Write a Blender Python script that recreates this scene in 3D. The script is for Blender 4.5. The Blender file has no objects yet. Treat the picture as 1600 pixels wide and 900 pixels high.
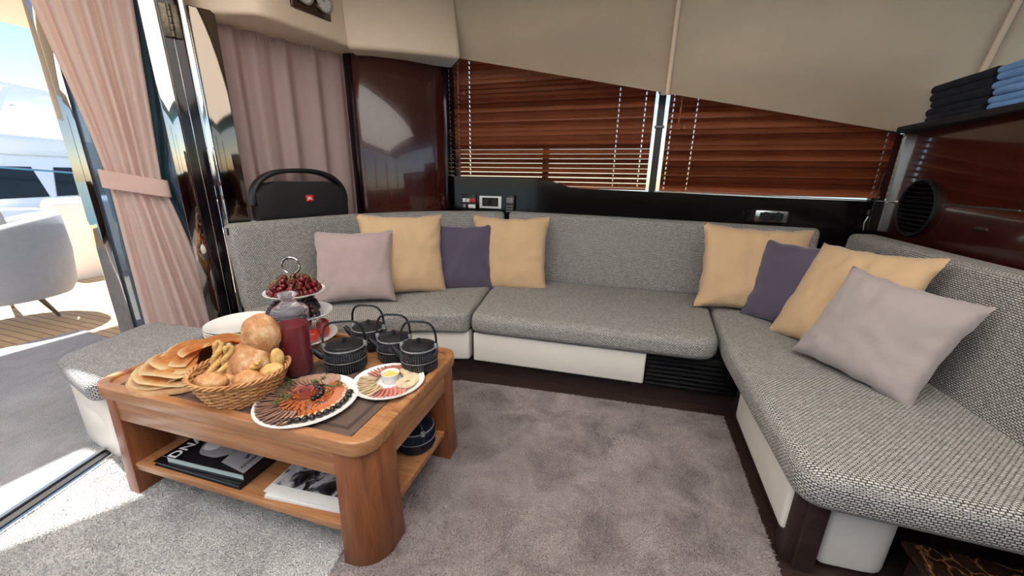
import bpy, bmesh, math, random
from mathutils import Matrix, Vector, noise as mnoise
random.seed(7)
sc = bpy.context.scene
COL = sc.collection
PI = math.pi
# ---------------------------------------------------------------- camera
CAM_H = 1.25
def make_camera():
    f, p, r, y = 590.0, math.radians(16.4), math.radians(1.0), math.radians(18.0)
    fw = Vector((-math.sin(y)*math.cos(p), math.cos(y)*math.cos(p), -math.sin(p)))
    rt = Vector((math.cos(y), math.sin(y), 0)); up = rt.cross(fw)
    rt2 = math.cos(r)*rt + math.sin(r)*up; up2 = -math.sin(r)*rt + math.cos(r)*up
    cd = bpy.data.cameras.new('camera'); cd.sensor_width = 36; cd.lens = f/1600*36; cd.clip_start = 0.02; cd.clip_end = 300
    c = bpy.data.objects.new('camera', cd); COL.objects.link(c)
    M = Matrix((rt2, up2, -fw)).transposed().to_4x4(); M.translation = (0, 0, CAM_H)
    c.matrix_world = M; sc.camera = c
make_camera()
# ---------------------------------------------------------------- sky, sun, exposure
W = bpy.data.worlds.new('world'); sc.world = W; W.use_nodes = True
nt = W.node_tree; nt.nodes.clear()
sky = nt.nodes.new('ShaderNodeTexSky'); sky.sky_type = 'NISHITA'; sky.sun_disc = False
sky.sun_elevation = math.radians(66); sky.sun_rotation = math.radians(90); sky.air_density = 1.0; sky.dust_density = 0.5; sky.ozone_density = 1.0
bg = nt.nodes.new('ShaderNodeBackground'); bg.inputs['Strength'].default_value = 0.10
wo = nt.nodes.new('ShaderNodeOutputWorld'); hs_ = nt.nodes.new('ShaderNodeHueSaturation'); hs_.inputs['Saturation'].default_value = 1.0; nt.links.new(sky.outputs[0], hs_.inputs['Color'])
wb_ = nt.nodes.new('ShaderNodeMix'); wb_.data_type = 'RGBA'; wb_.blend_type = 'MULTIPLY'; wb_.inputs[0].default_value = 1; wb_.inputs[7].default_value = (1.05, 1.0, .95, 1); nt.links.new(hs_.outputs[0], wb_.inputs[6])
nt.links.new(wb_.outputs[2], bg.inputs[0]); nt.links.new(bg.outputs[0], wo.inputs[0])
sl = bpy.data.lights.new('sun', 'SUN'); sl.energy = 6.9; sl.angle = math.radians(0.9); sl.color = (1, .95, .88)
so = bpy.data.objects.new('sun', sl); COL.objects.link(so)
SUN_FROM = Vector((-0.36, 0.02, 1.0)).normalized()
so.rotation_euler = SUN_FROM.to_track_quat('Z', 'Y').to_euler(); so.location = (-4, 0, 8)
vs = sc.view_settings; vs.view_transform = 'Standard'; vs.look = 'None'; vs.gamma = 1; vs.use_curve_mapping = False
vs.exposure = 1.4
# ---------------------------------------------------------------- materials
MATS = {}
def srgb(r, g, b):
    def f(c):
        c /= 255.0
        return c/12.92 if c <= .04045 else ((c+.055)/1.055)**2.4
    return (f(r), f(g), f(b), 1)
class NT:
    def __init__(s, name):
        s.m = bpy.data.materials.new(name); s.m.use_nodes = True; s.t = s.m.node_tree; s.t.nodes.clear()
        s.out = s.t.nodes.new('ShaderNodeOutputMaterial'); s.b = s.t.nodes.new('ShaderNodeBsdfPrincipled')
        s.t.links.new(s.b.outputs[0], s.out.inputs[0]); MATS[name] = s.m
    def n(s, ty, **k):
        nd = s.t.nodes.new(ty)
        for a, v in k.items(): setattr(nd, a, v)
        return nd
    def l(s, a, b): s.t.links.new(a, b)
    def co(s, kind='Object', scale=(1, 1, 1), rot=(0, 0, 0)):
        tc = s.n('ShaderNodeTexCoord'); mp = s.n('ShaderNodeMapping'); mp.inputs['Scale'].default_value = scale; mp.inputs['Rotation'].default_value = rot
        s.l(tc.outputs[kind], mp.inputs[0]); return mp.outputs[0]
    def noise(s, vec, scale, detail=3, rough=.55, dist=0):
        nd = s.n('ShaderNodeTexNoise'); nd.inputs['Scale'].default_value = scale; nd.inputs['Detail'].default_value = detail
        nd.inputs['Roughness'].default_value = rough; nd.inputs['Distortion'].default_value = dist; s.l(vec, nd.inputs['Vector']); return nd.outputs['Fac']
    def ramp(s, fac, stops):
        nd = s.n('ShaderNodeValToRGB'); cr = nd.color_ramp
        while len(cr.elements) < len(stops): cr.elements.new(.5)
        for e, (p, c) in zip(cr.elements, stops): e.position = p; e.color = c
        s.l(fac, nd.inputs[0]); return nd.outputs[0]
    def bump(s, h, strength=.3, dist=.005, prev=None):
        nd = s.n('ShaderNodeBump'); nd.inputs['Strength'].default_value = strength; nd.inputs['Distance'].default_value = dist
        s.l(h, nd.inputs['Height'])
        if prev is not None: s.l(prev, nd.inputs['Normal'])
        s.l(nd.outputs[0], s.b.inputs['Normal']); return nd.outputs[0]
    def set(s, **k):
        for a, v in k.items(): s.b.inputs[a.replace('_', ' ')].default_value = v
        return s
def plain(name, col, rough=.5, metal=0, var=0.0, vscale=8, bump=0, bscale=200, bdist=.002, coat=0, **k):
    m = NT(name); m.set(Roughness=rough, Metallic=metal)
    m.b.inputs['Base Color'].default_value = col
    if coat: m.b.inputs['Coat Weight'].default_value = coat; m.b.inputs['Coat Roughness'].default_value = .04
    if var or bump: v = m.co()
    if var:
        d = tuple(max(0, c*(1-var)) for c in col[:3])+(1,); e = tuple(min(1, c*(1+var)) for c in col[:3])+(1,)
        m.l(m.ramp(m.noise(v, vscale), [(.3, d), (.7, e)]), m.b.inputs['Base Color'])
    if bump: m.bump(m.noise(v, bscale, 2), bump, bdist)
    for a, q in k.items(): m.b.inputs[a.replace('_', ' ')].default_value = q
    return m.m
def weave(name, c1, c2, mort):
    m = NT(name); m.set(Roughness=.85)
    v = m.co('UV', (100, 100, 100))
    wn = m.n('ShaderNodeTexNoise'); wn.inputs['Scale'].default_value = 1.5; wn.inputs['Detail'].default_value = 3; m.l(v, wn.inputs['Vector'])
    mx = m.n('ShaderNodeVectorMath', operation='MULTIPLY_ADD'); m.l(wn.outputs['Color'], mx.inputs[0]); mx.inputs[1].default_value = (.62, .5, 0); m.l(v, mx.inputs[2])
    b = m.n('ShaderNodeTexBrick'); b.offset = .5; b.squash = 1
    for q, val in (('Scale', 1), ('Mortar Size', .24), ('Mortar Smooth', .75), ('Bias', 0), ('Brick Width', 1.5), ('Row Height', .82)): b.inputs[q].default_value = val
    b.inputs['Color1'].default_value = c1; b.inputs['Color2'].default_value = c2; b.inputs['Mortar'].default_value = mort
    m.l(mx.outputs[0], b.inputs['Vector'])
    m.l(b.outputs['Color'], m.b.inputs['Base Color'])
    inv = m.n('ShaderNodeMath', operation='SUBTRACT'); inv.inputs[0].default_value = 1; m.l(b.outputs['Fac'], inv.inputs[1])
    m.bump(inv.outputs[0], .6, .003)
    return m.m
def wood(name, c1, c2, c3, axis=0, scale=6, rough=.35, coat=0, stretch=14, bump=.08):
    m = NT(name); m.set(Roughness=rough)
    sc_ = [stretch]*3; sc_[axis] = 1.0
    v = m.co('Object', tuple(sc_))
    n1 = m.noise(v, scale*.35, 5, .6, .6); n2 = m.noise(v, scale*2.2, 3, .6)
    mix = m.n('ShaderNodeMath', operation='MULTIPLY_ADD'); m.l(n2, mix.inputs[0]); mix.inputs[1].default_value = .35; 
    m.l(n1, mix.inputs[2])
    m.l(m.ramp(mix.outputs[0], [(.38, c1), (.62, c2), (.9, c3)]), m.b.inputs['Base Color'])
    if coat: m.b.inputs['Coat Weight'].default_value = coat; m.b.inputs['Coat Roughness'].default_value = .03
    if bump: m.bump(n2, bump, .001)
    return m.m
weave('weave', srgb(206, 203, 198), srgb(180, 176, 170), srgb(52, 49, 47))
weave('weave_side', srgb(206, 206, 206), srgb(180, 180, 178), srgb(60, 58, 58))
wood('walnut', srgb(112, 68, 40), srgb(160, 108, 68), srgb(184, 136, 94), 0, 7, .32)
wood('walnut_y', srgb(112, 68, 40), srgb(160, 108, 68), srgb(184, 136, 94), 1, 7, .32)
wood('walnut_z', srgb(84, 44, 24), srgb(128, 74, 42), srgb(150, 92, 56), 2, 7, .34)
wood('mahogany', srgb(40, 12, 11), srgb(54, 17, 14), srgb(66, 24, 18), 2, 5, .16, .5, 12, 0)
wood('mahogany_dark', srgb(26, 12, 12), srgb(36, 17, 15), srgb(46, 22, 18), 0, 5, .16, .6, 12, 0)
wood('wenge', srgb(34, 23, 20), srgb(48, 33, 28), srgb(60, 42, 36), 0, 8, .5)
wood('slat_wood', srgb(118, 58, 32), srgb(146, 78, 44), srgb(162, 92, 56), 0, 10, .42)
wood('board_wood', srgb(150, 108, 68), srgb(186, 142, 96), srgb(206, 166, 120), 0, 8, .6)
plain('gloss_black', srgb(16, 11, 14), .12, 0, coat=.1, IOR=1.38)
plain('black', srgb(12, 12, 14), .45)
plain('black_matte', srgb(20, 20, 22), .85, bump=.3, bscale=600)
plain('chrome', srgb(214, 214, 212), .08, 1)
plain('steel', srgb(190, 190, 188), .22, 1)
plain('mirror', srgb(190, 186, 180), .04, 1)
plain('bronze', srgb(92, 84, 72), .4, .8, .4, 60)
plain('leather_beige', srgb(222, 200, 176), .5, 0, .04, 3, .12, 500, .001)
plain('leather_white', srgb(226, 220, 210), .42, 0, .03, 4, .08, 400, .001)
plain('velvet_mauve', srgb(166, 146, 142), .9, 0, .08, 5, .25, 40, .006, Sheen_Weight=.35)
plain('velvet_yellow', srgb(200, 167, 128), .9, 0, .05, 5, .15, 40, .004, Sheen_Weight=.25)
plain('velvet_purple', srgb(80, 71, 90), .9, 0, .08, 5, .15, 40, .005, Sheen_Weight=.3)
plain('velvet_grey', srgb(160, 148, 145), .9, 0, .08, 5, .2, 40, .005, Sheen_Weight=.35)
plain('lining_teal', srgb(58, 92, 108), .8, 0, .08, 6)
plain('white_ceramic', srgb(236, 234, 228), .18)
plain('plastic_white', srgb(225, 225, 225), .35)
plain('plastic_red', srgb(190, 30, 24), .4)
plain('plastic_grey', srgb(120, 120, 124), .4)
plain('placemat', srgb(92, 74, 64), .7, 0, .06, 40, .3, 900, .001)
plain('placemat_dark', srgb(66, 50, 44), .7, 0, .06, 40, .3, 900, .001)
plain('navy', srgb(12, 19, 36), .9, 0, .2, 20, .4, 300, .002)
plain('light_blue', srgb(110, 152, 204), .9, 0, .12, 20, .4, 300, .002)
plain('ceiling_mat', srgb(222, 210, 190), .6)
plain('outdoor_beige', srgb(226, 212, 194), .6)
plain('gelcoat', srgb(240, 240, 240), .3)
plain('boat_glass', srgb(44, 54, 66), .2)
plain('boat_grey', srgb(120, 122, 128), .5)
plain('sea', srgb(40, 96, 120), .12, 0, .2, .6, .6, 1.2, .2)
plain('chair_fabric', srgb(156, 162, 174), .85, 0, .04, 20, .2, 300, .002)
plain('chair_pillow', srgb(150, 148, 146), .9, 0, .06, 12)
plain('chair_leg', srgb(104, 96, 90), .5)
plain('jug_juice', srgb(132, 10, 34), .12, 0, Transmission_Weight=.25, IOR=1.33)
plain('glass', (.97, .98, .98, 1), .02, 0, Transmission_Weight=1.0, IOR=1.45)
plain('cherry', srgb(98, 8, 16), .16, 0, .4, 30)
plain('grape', srgb(40, 12, 24), .3, 0, .4, 30)
plain('stem_green', srgb(118, 120, 58), .6)
plain('nectarine', srgb(196, 56, 42), .4, 0, .3, 14)
plain('iron_black', srgb(30, 31, 35), .5, .3, .3, 30, .3, 200, .002)
plain('iron_blue', srgb(24, 32, 48), .4, .2, .3, 30)
plain('iron_rib', srgb(84, 86, 90), .5, .3, .3, 40)
plain('mirror_dim', srgb(120, 110, 100), .06, 1)
plain('iron_edge', srgb(150, 152, 154), .4, .5, .3, 40)
plain('ham', srgb(206, 128, 116), .5, 0, .25, 40, .3, 120, .002)
plain('roast', srgb(168, 132, 114), .6, 0, .25, 60, .4, 160, .002)
plain('roast_rim', srgb(112, 78, 62), .6, 0, .3, 60)
plain('carrot', srgb(186, 104, 54), .5, 0, .25, 50)
plain('olive', srgb(38, 30, 26), .3, 0, .3, 40)
plain('herb', srgb(50, 84, 36), .6, 0, .35, 60)
plain('cheese', srgb(206, 186, 152), .6, 0, .2, 50, .3, 120, .002)
plain('pate', srgb(178, 150, 118), .7, 0, .25, 70, .5, 200, .003)
plain('butter', srgb(228, 196, 104), .4, 0, .1, 40)
plain('paper', srgb(226, 226, 224), .6)
plain('book_black', srgb(22, 22, 28), .25)
plain('teal_page', srgb(190, 206, 202), .6)
plain('ink_grey', srgb(150, 150, 154), .4)
plain('ink_white', srgb(226, 226, 230), .35)
plain('ink_black', srgb(18, 18, 20), .4)
plain('dial_face', srgb(214, 212, 204), .4)
def crust(name, a, b, c, sc_=18):
    m = NT(name); m.set(Roughness=.75); v = m.co()
    m.l(m.ramp(m.noise(v, sc_, 5, .65), [(.3, a), (.52, b), (.72, c)]), m.b.inputs['Base Color'])
    m.bump(m.noise(v, 60, 4), .8, .006); return m.m
crust('crust', srgb(150, 92, 48), srgb(196, 142, 90), srgb(224, 190, 146))
crust('crust_floury', srgb(146, 92, 52), srgb(188, 138, 92), srgb(226, 200, 164), 16)
crust('pastry', srgb(190, 140, 70), srgb(214, 176, 108), srgb(232, 208, 156), 30)
m = NT('flat'); m.set(Roughness=.6)
uvc = m.co('UV'); sep = m.n('ShaderNodeSeparateXYZ'); m.l(uvc, sep.inputs[0])
ob = m.co(); nz = m.noise(ob, 26, 4, .6)
ad = m.n('ShaderNodeMath', operation='MULTIPLY_ADD'); m.l(nz, ad.inputs[0]); ad.inputs[1].default_value = .55; m.l(sep.outputs[1], ad.inputs[2])
m.l(m.ramp(ad.outputs[0], [(.16, srgb(204, 112, 50)), (.27, srgb(222, 148, 80)), (.42, srgb(232, 180, 116)), (.75, srgb(242, 222, 178))]), m.b.inputs['Base Color'])
m.bump(nz, .4, .003)
def carpet(name, a, b, c):
    m = NT(name); m.set(Roughness=.95); v = m.co()
    n1 = m.noise(v, 5, 4, .65, .6); n2 = m.noise(v, 230, 2, .7)
    mm = m.n('ShaderNodeMath', operation='MULTIPLY_ADD'); m.l(n2, mm.inputs[0]); mm.inputs[1].default_value = 1.0; n1b = m.n('ShaderNodeMath', operation='MULTIPLY'); m.l(n1, n1b.inputs[0]); n1b.inputs[1].default_value = 1.6; m.l(n1b.outputs[0], mm.inputs[2])
    hf = m.n('ShaderNodeMath', operation='MULTIPLY'); m.l(mm.outputs[0], hf.inputs[0]); hf.inputs[1].default_value = .5
    m.l(m.ramp(hf.outputs[0], [(.46, a), (.65, b), (.86, c)]), m.b.inputs['Base Color'])
    vo = m.n('ShaderNodeTexVoronoi'); vo.inputs['Scale'].default_value = 190; m.l(v, vo.inputs['Vector'])
    p = m.bump(vo.outputs['Distance'], .9, .008); m.bump(n1, .35, .02, p)
    m.b.inputs['Sheen Weight'].default_value = .2
    return m.m
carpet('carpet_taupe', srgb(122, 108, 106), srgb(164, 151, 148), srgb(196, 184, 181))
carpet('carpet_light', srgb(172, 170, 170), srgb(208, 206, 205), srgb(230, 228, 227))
carpet('mat_grey', srgb(150, 150, 154), srgb(168, 168, 172), srgb(186, 186, 190))
# teak deck with dark caulking lines
m = NT('teak'); m.set(Roughness=.7); v = m.co()
wv = m.n('ShaderNodeTexBrick'); wv.offset = .4
for q, val in (('Scale', 1), ('Mortar Size', .004), ('Mortar Smooth', .1), ('Brick Width', 2.2), ('Row Height', .062)): wv.inputs[q].default_value = val
wv.inputs['Color1'].default_value = srgb(206, 178, 140); wv.inputs['Color2'].default_value = srgb(190, 160, 122); wv.inputs['Mortar'].default_value = srgb(110, 90, 70)
m.l(v, wv.inputs['Vector']); m.l(wv.outputs['Color'], m.b.inputs['Base Color'])
# brown marble with gold veins
m = NT('marble'); m.set(Roughness=.12); v = m.co()
vo = m.n('ShaderNodeTexVoronoi', feature='DISTANCE_TO_EDGE'); vo.inputs['Scale'].default_value = 7
nn = m.n('ShaderNodeTexNoise'); nn.inputs['Scale'].default_value = 6; nn.inputs['Detail'].default_value = 5; m.l(v, nn.inputs['Vector'])
mx = m.n('ShaderNodeVectorMath', operation='MULTIPLY_ADD'); m.l(nn.outputs['Color'], mx.inputs[0]); mx.inputs[1].default_value = (.5, .5, .5); m.l(v, mx.inputs[2]); m.l(mx.outputs[0], vo.inputs['Vector'])
m.l(m.ramp(vo.outputs['Distance'], [(0, srgb(190, 150, 104)), (.02, srgb(96, 66, 42)), (.1, srgb(40, 28, 20)), (.4, srgb(66, 48, 34))]), m.b.inputs['Base Color'])
# tinted door glass
m = NT('tinted_glass'); m.set(Roughness=.02, IOR=1.45, Transmission_Weight=.75); m.b.inputs['Base Color'].default_value = srgb(120, 140, 160)
m = NT('window_glass'); m.t.nodes.remove(m.b)
tr = m.n('ShaderNodeBsdfTransparent'); gl = m.n('ShaderNodeBsdfGlossy'); gl.inputs['Roughness'].default_value = .02
mixs = m.n('ShaderNodeMixShader'); mixs.inputs[0].default_value = .08; m.l(tr.outputs[0], mixs.inputs[1]); m.l(gl.outputs[0], mixs.inputs[2]); m.l(mixs.outputs[0], m.out.inputs[0])
m = NT('frosted'); m.t.nodes.remove(m.b)  # diffuser for the added fill-light hatch pane
tl = m.n('ShaderNodeBsdfTranslucent'); tl.inputs[0].default_value = (.93, .91, .88, 1); df = m.n('ShaderNodeBsdfDiffuse'); df.inputs[0].default_value = (.8, .8, .8, 1)
mixs = m.n('ShaderNodeMixShader'); mixs.inputs[0].default_value = .15; m.l(tl.outputs[0], mixs.inputs[1]); m.l(df.outputs[0], mixs.inputs[2]); m.l(mixs.outputs[0], m.out.inputs[0])
m = NT('thin_glass'); m.t.nodes.remove(m.b)
tr = m.n('ShaderNodeBsdfTransparent'); tr.inputs[0].default_value = (.93, .95, .96, 1); gl = m.n('ShaderNodeBsdfGlossy'); gl.inputs['Roughness'].default_value = .03
df = m.n('ShaderNodeBsdfDiffuse'); df.inputs[0].default_value = (.8, .8, .85, 1); mx0 = m.n('ShaderNodeMixShader'); mx0.inputs[0].default_value = .02; m.l(tr.outputs[0], mx0.inputs[1]); m.l(df.outputs[0], mx0.inputs[2])
lw = m.n('ShaderNodeLayerWeight'); lw.inputs[0].default_value = .5; pw = m.n('ShaderNodeMath', operation='POWER'); m.l(lw.outputs['Facing'], pw.inputs[0]); pw.inputs[1].default_value = 2.5; fr = m.n('ShaderNodeMath', operation='MULTIPLY_ADD'); m.l(pw.outputs[0], fr.inputs[0]); fr.inputs[1].default_value = .35; fr.inputs[2].default_value = .03; mixs = m.n('ShaderNodeMixShader'); m.l(fr.outputs[0], mixs.inputs[0]); m.l(mx0.outputs[0], mixs.inputs[1]); m.l(gl.outputs[0], mixs.inputs[2]); m.l(mixs.outputs[0], m.out.inputs[0])
m = NT('milky_glass'); m.set(Roughness=.08, Transmission_Weight=.88, IOR=1.25); m.b.inputs['Base Color'].default_value = srgb(232, 228, 236)
def drape(name, col, tcol, k):
    m = NT(name); m.set(Roughness=.85); m.b.inputs['Base Color'].default_value = col
    tl = m.n('ShaderNodeBsdfTranslucent'); tl.inputs[0].default_value = tcol; mixs = m.n('ShaderNodeMixShader'); mixs.inputs[0].default_value = k
    m.l(m.b.outputs[0], mixs.inputs[1]); m.l(tl.outputs[0], mixs.inputs[2]); m.l(mixs.outputs[0], m.out.inputs[0]); m.bump(m.noise(m.co(), 400, 2), .1, .001)
drape('curtain_pink', srgb(232, 206, 196), srgb(236, 206, 194), .4)
drape('curtain_taupe', srgb(160, 138, 136), srgb(156, 126, 122), .15)
# wicker
m = NT('wicker'); m.set(Roughness=.6); v = m.co()
m.l(m.ramp(m.noise(v, 40, 3), [(.3, srgb(168, 112, 62)), (.6, srgb(206, 154, 98)), (.8, srgb(224, 180, 128))]), m.b.inputs['Base Color'])
# monochrome photograph prints
def photo(name, scale, seed, stops):
    m = NT(name); m.set(Roughness=.3); v = m.co('Object', (1, 1, 1)); 
    ad = m.n('ShaderNodeVectorMath', operation='ADD'); m.l(v, ad.inputs[0]); ad.inputs[1].default_value = (seed, seed*.7, 0)
    m.l(m.ramp(m.noise(ad.outputs[0], scale, 6, .6, .8), stops), m.b.inputs['Base Color']); return m.m
photo('print_mono', 16, 3.1, [(.36, srgb(20, 20, 22)), (.46, srgb(70, 70, 74)), (.52, srgb(170, 172, 178)), (.7, srgb(206, 208, 212))])
# ---------------------------------------------------------------- geometry helpers
WM = {}
def new_bm():
    bm = bmesh.new(); bm.loops.layers.uv.new('UVMap'); return bm
def tag(o, label=None, cat=None, group=None, kind=None):
    if label: o['label'] = label
    if cat: o['category'] = cat
    if group: o['group'] = group
    if kind: o['kind'] = kind
    return o
def thing(name, label, cat, M=None, group=None, kind=None):
    o = bpy.data.objects.new(name, None); COL.objects.link(o); o.empty_display_size = .05
    M = M if isinstance(M, Matrix) else Matrix.Translation(M or (0, 0, 0))
    o.matrix_world = M; WM[o.name] = M.copy()
    return tag(o, label, cat, group, kind)
def bev(bm, r, seg=3, ang=35):
    bm.edges.ensure_lookup_table(); bm.normal_update()
    es = [e for e in bm.edges if len(e.link_faces) == 2 and e.calc_face_angle(0) > math.radians(ang)]
    if es: bmesh.ops.bevel(bm, geom=es, offset=r, segments=seg, profile=.5, affect='EDGES', clamp_overlap=True)
def mesh_of(bm, name, mats, smooth=True, ang=38):
    me = bpy.data.meshes.new(name); bm.normal_update(); bm.to_mesh(me); bm.free()
    for q in (mats if isinstance(mats, (list, tuple)) else [mats]): me.materials.append(MATS[q])
    if smooth:
        me.polygons.foreach_set('use_smooth', [True]*len(me.polygons)); me.set_sharp_from_angle(angle=math.radians(ang))
    return me
def obj(name, bm, mats, parent=None, M=None, local=False, smooth=True, ang=38, label=None, cat=None, group=None, kind=None):
    """link a bmesh as ONE object; world coordinates unless local (then local to the parent) or M given (local to M)"""
    if parent is not None and not local:
        if M is not None: bm.transform(M)
        bm.transform(WM[parent.name].inverted())
    me = bm if isinstance(bm, bpy.types.Mesh) else mesh_of(bm, name, mats, smooth, ang)
    o = bpy.data.objects.new(name, me); COL.objects.link(o)
    if parent is not None:
        o.parent = parent; WM[o.name] = WM[parent.name].copy()
    else:
        Mx = M if M is not None else Matrix()
        o.matrix_world = Mx; WM[o.name] = Mx.copy()
    return tag(o, label, cat, group, kind)
def share(name, me, parent, Mlocal):
    o = bpy.data.objects.new(name, me); COL.objects.link(o); o.parent = parent; o.matrix_local = Mlocal; WM[o.name] = WM[parent.name] @ Mlocal; return o
def dup(root, M, label=None, group=None):
    r = root.copy(); COL.objects.link(r); r.matrix_world = M; WM[r.name] = M.copy()
    if label: r['label'] = label
    if group: r['group'] = group
    for ch in root.children:
        c = ch.copy(); COL.objects.link(c); c.parent = r
        for g in ch.children:
            d = g.copy(); COL.objects.link(d); d.parent = c
    return r
def box(bm, c, s, rz=0, M=None):
    T = (M or Matrix()) @ Matrix.Translation(c) @ Matrix.Rotation(rz, 4, 'Z') @ Matrix.Diagonal((s[0], s[1], s[2], 1))
    return bmesh.ops.create_cube(bm, size=1, matrix=T, calc_uvs=True)['verts']
def bx(x0, x1, y0, y1, z0, z1, r=0, seg=2):
    bm = new_bm(); box(bm, ((x0+x1)/2, (y0+y1)/2, (z0+z1)/2), (x1-x0, y1-y0, z1-z0))
    if r: bev(bm, r, seg)
    return bm
def beam(bm, a, b, w, h, up=(0, 0, 1)):
    a, b = Vector(a), Vector(b); d = b-a; L = d.length; X = d.normalized(); Z = Vector(up); Y = Z.cross(X)
    if Y.length < 1e-4: Y = Vector((0, 1, 0))
    Y.normalize(); Z = X.cross(Y)
    M = Matrix((X, Y, Z)).transposed().to_4x4(); M.translation = (a+b)/2
    bmesh.ops.create_cube(bm, size=1, matrix=M @ Matrix.Diagonal((L, w, h, 1)), calc_uvs=True)
def lathe(bm, prof, n=32, M=None, a0=0, a1=2*PI):
    M = M or Matrix(); full = abs(a1-a0-2*PI) < 1e-6; cols = n if full else n+1; rings = []
    for r, z in prof:
        if r < 1e-6: rings.append([bm.verts.new(M @ Vector((0, 0, z)))])
        else: rings.append([bm.verts.new(M @ Vector((r*math.cos(a0+(a1-a0)*i/n), r*math.sin(a0+(a1-a0)*i/n), z))) for i in range(cols)])
    for A, B in zip(rings, rings[1:]):
        for i in range(n):
            j = (i+1) % cols
            if len(A) == 1 and len(B) == 1: continue
            if len(A) == 1: f = (A[0], B[j], B[i])
            elif len(B) == 1: f = (A[i], A[j], B[0])
            else: f = (A[i], A[j], B[j], B[i])
            try: bm.faces.new(f)
            except ValueError: pass
def sphere(bm, c, r, M=None, u=16, v=10, s=(1, 1, 1)):
    T = (M or Matrix()) @ Matrix.Translation(c) @ Matrix.Diagonal((r*s[0], r*s[1], r*s[2], 1))
    return bmesh.ops.create_uvsphere(bm, u_segments=u, v_segments=v, radius=1, matrix=T)['verts']
def tube(bm, pts, r, n=8, closed=False, caps=True):
    pts = [Vector(p) for p in pts]; rs = r if isinstance(r, (list, tuple)) else [r]*len(pts); rings = []; prev = None; N = len(pts)
    for i, p in enumerate(pts):
        a = pts[i-1] if i > 0 else (pts[-1] if closed else p); b = pts[i+1] if i < N-1 else (pts[0] if closed else p)
        t = (b-a).normalized()
        if prev is None:
            ref = Vector((0, 0, 1)) if abs(t.z) < .9 else Vector((1, 0, 0)); u = t.cross(ref).normalized()
        else: u = (prev - t*prev.dot(t)).normalized()
        prev = u; w = t.cross(u)
        rings.append([bm.verts.new(p + rs[i]*(math.cos(2*PI*k/n)*u + math.sin(2*PI*k/n)*w)) for k in range(n)])
    rng = range(N) if closed else range(N-1)
    for i in rng:
        A, B = rings[i], rings[(i+1) % N]
        for k in range(n): bm.faces.new((A[k], A[(k+1) % n], B[(k+1) % n], B[k]))
    if caps and not closed:
        bm.faces.new(rings[0][::-1]); bm.faces.new(rings[-1])
def prism(bm, poly, z0, z1, uv=True):
    """extruded plan polygon (counter-clockwise) with metric UVs"""
    L = bm.loops.layers.uv.active
    lo = [bm.verts.new((x, y, z0)) for x, y in poly]; hi = [bm.verts.new((x, y, z1)) for x, y in poly]
    ft = bm.faces.new(hi); fb = bm.faces.new(lo[::-1])
    for f in (ft, fb):
        for l in f.loops: l[L].uv = l.vert.co.xy
    s = 0; n = len(poly)
    for i in range(n):
        j = (i+1) % n; f = bm.faces.new((lo[i], lo[j], hi[j], hi[i])); d = (lo[j].co-lo[i].co).length
        for l, uvv in zip(f.loops, ((s, z0), (s+d, z0), (s+d, z1), (s, z1))): l[L].uv = uvv
        s += d
def arc_pts(pts, n=24):
    """smooth Catmull-Rom curve through plan points"""
    P = [Vector(p) for p in pts]; P = [2*P[0]-P[1]]+P+[2*P[-1]-P[-2]]; out = []
    m = len(P)-3
    for s in range(m):
        for k in range(n if s == m-1 else n):
            t = k/n; p0, p1, p2, p3 = P[s:s+4]
            out.append(.5*((2*p1)+(p2-p0)*t+(2*p0-5*p1+4*p2-p3)*t*t+(3*p1-p0-3*p2+p3)*t**3))
    out.append(P[-2]); return out
def slab_along(bm, path, z0, z1a, z1b, th, lean):
    """upright slab following a plan path, front face on the path, leaning back; metric UVs"""
    L = bm.loops.layers.uv.active; P = [Vector((p[0], p[1])) for p in path]; N = len(P); cr = []; s = [0]
    for i in range(N):
        a = P[max(0, i-1)]; b = P[min(N-1, i+1)]; t = (b-a).normalized(); nrm = Vector((-t.y, t.x))
        if i: s.append(s[-1]+(P[i]-P[i-1]).length)
        z1 = z1a+(z1b-z1a)*i/(N-1)
        row = []
        for d, z in ((0, z0), (lean, z1), (lean+th, z1), (th, z0)):
            q = P[i]+nrm*d; row.append(bm.verts.new((q.x, q.y, z)))
        cr.append(row)
    pv = [0, z1a-z0, z1a-z0+th, 2*(z1a-z0)+th, 2*(z1a-z0)+2*th]
    for i in range(N-1):
        for k in range(4):
            A, B = cr[i], cr[i+1]; f = bm.faces.new((A[k], B[k], B[(k+1) % 4], A[(k+1) % 4]))
            for l, uvv in zip(f.loops, ((s[i], pv[k]), (s[i+1], pv[k]), (s[i+1], pv[k+1]), (s[i], pv[k+1]))): l[L].uv = uvv
    for row, rev in ((cr[0], False), (cr[-1], True)):
        f = bm.faces.new(row[::-1] if rev else row)
        for l in f.loops: l[L].uv = (l.vert.co.x+l.vert.co.y, l.vert.co.z)
    bmesh.ops.recalc_face_normals(bm, faces=bm.faces)
def nz(v, s=1.0, o=0): return mnoise.noise(Vector((v[0]*s+o, v[1]*s+o*.7, (v[2] if len(v) > 2 else 0)*s+o*.3)))
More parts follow.
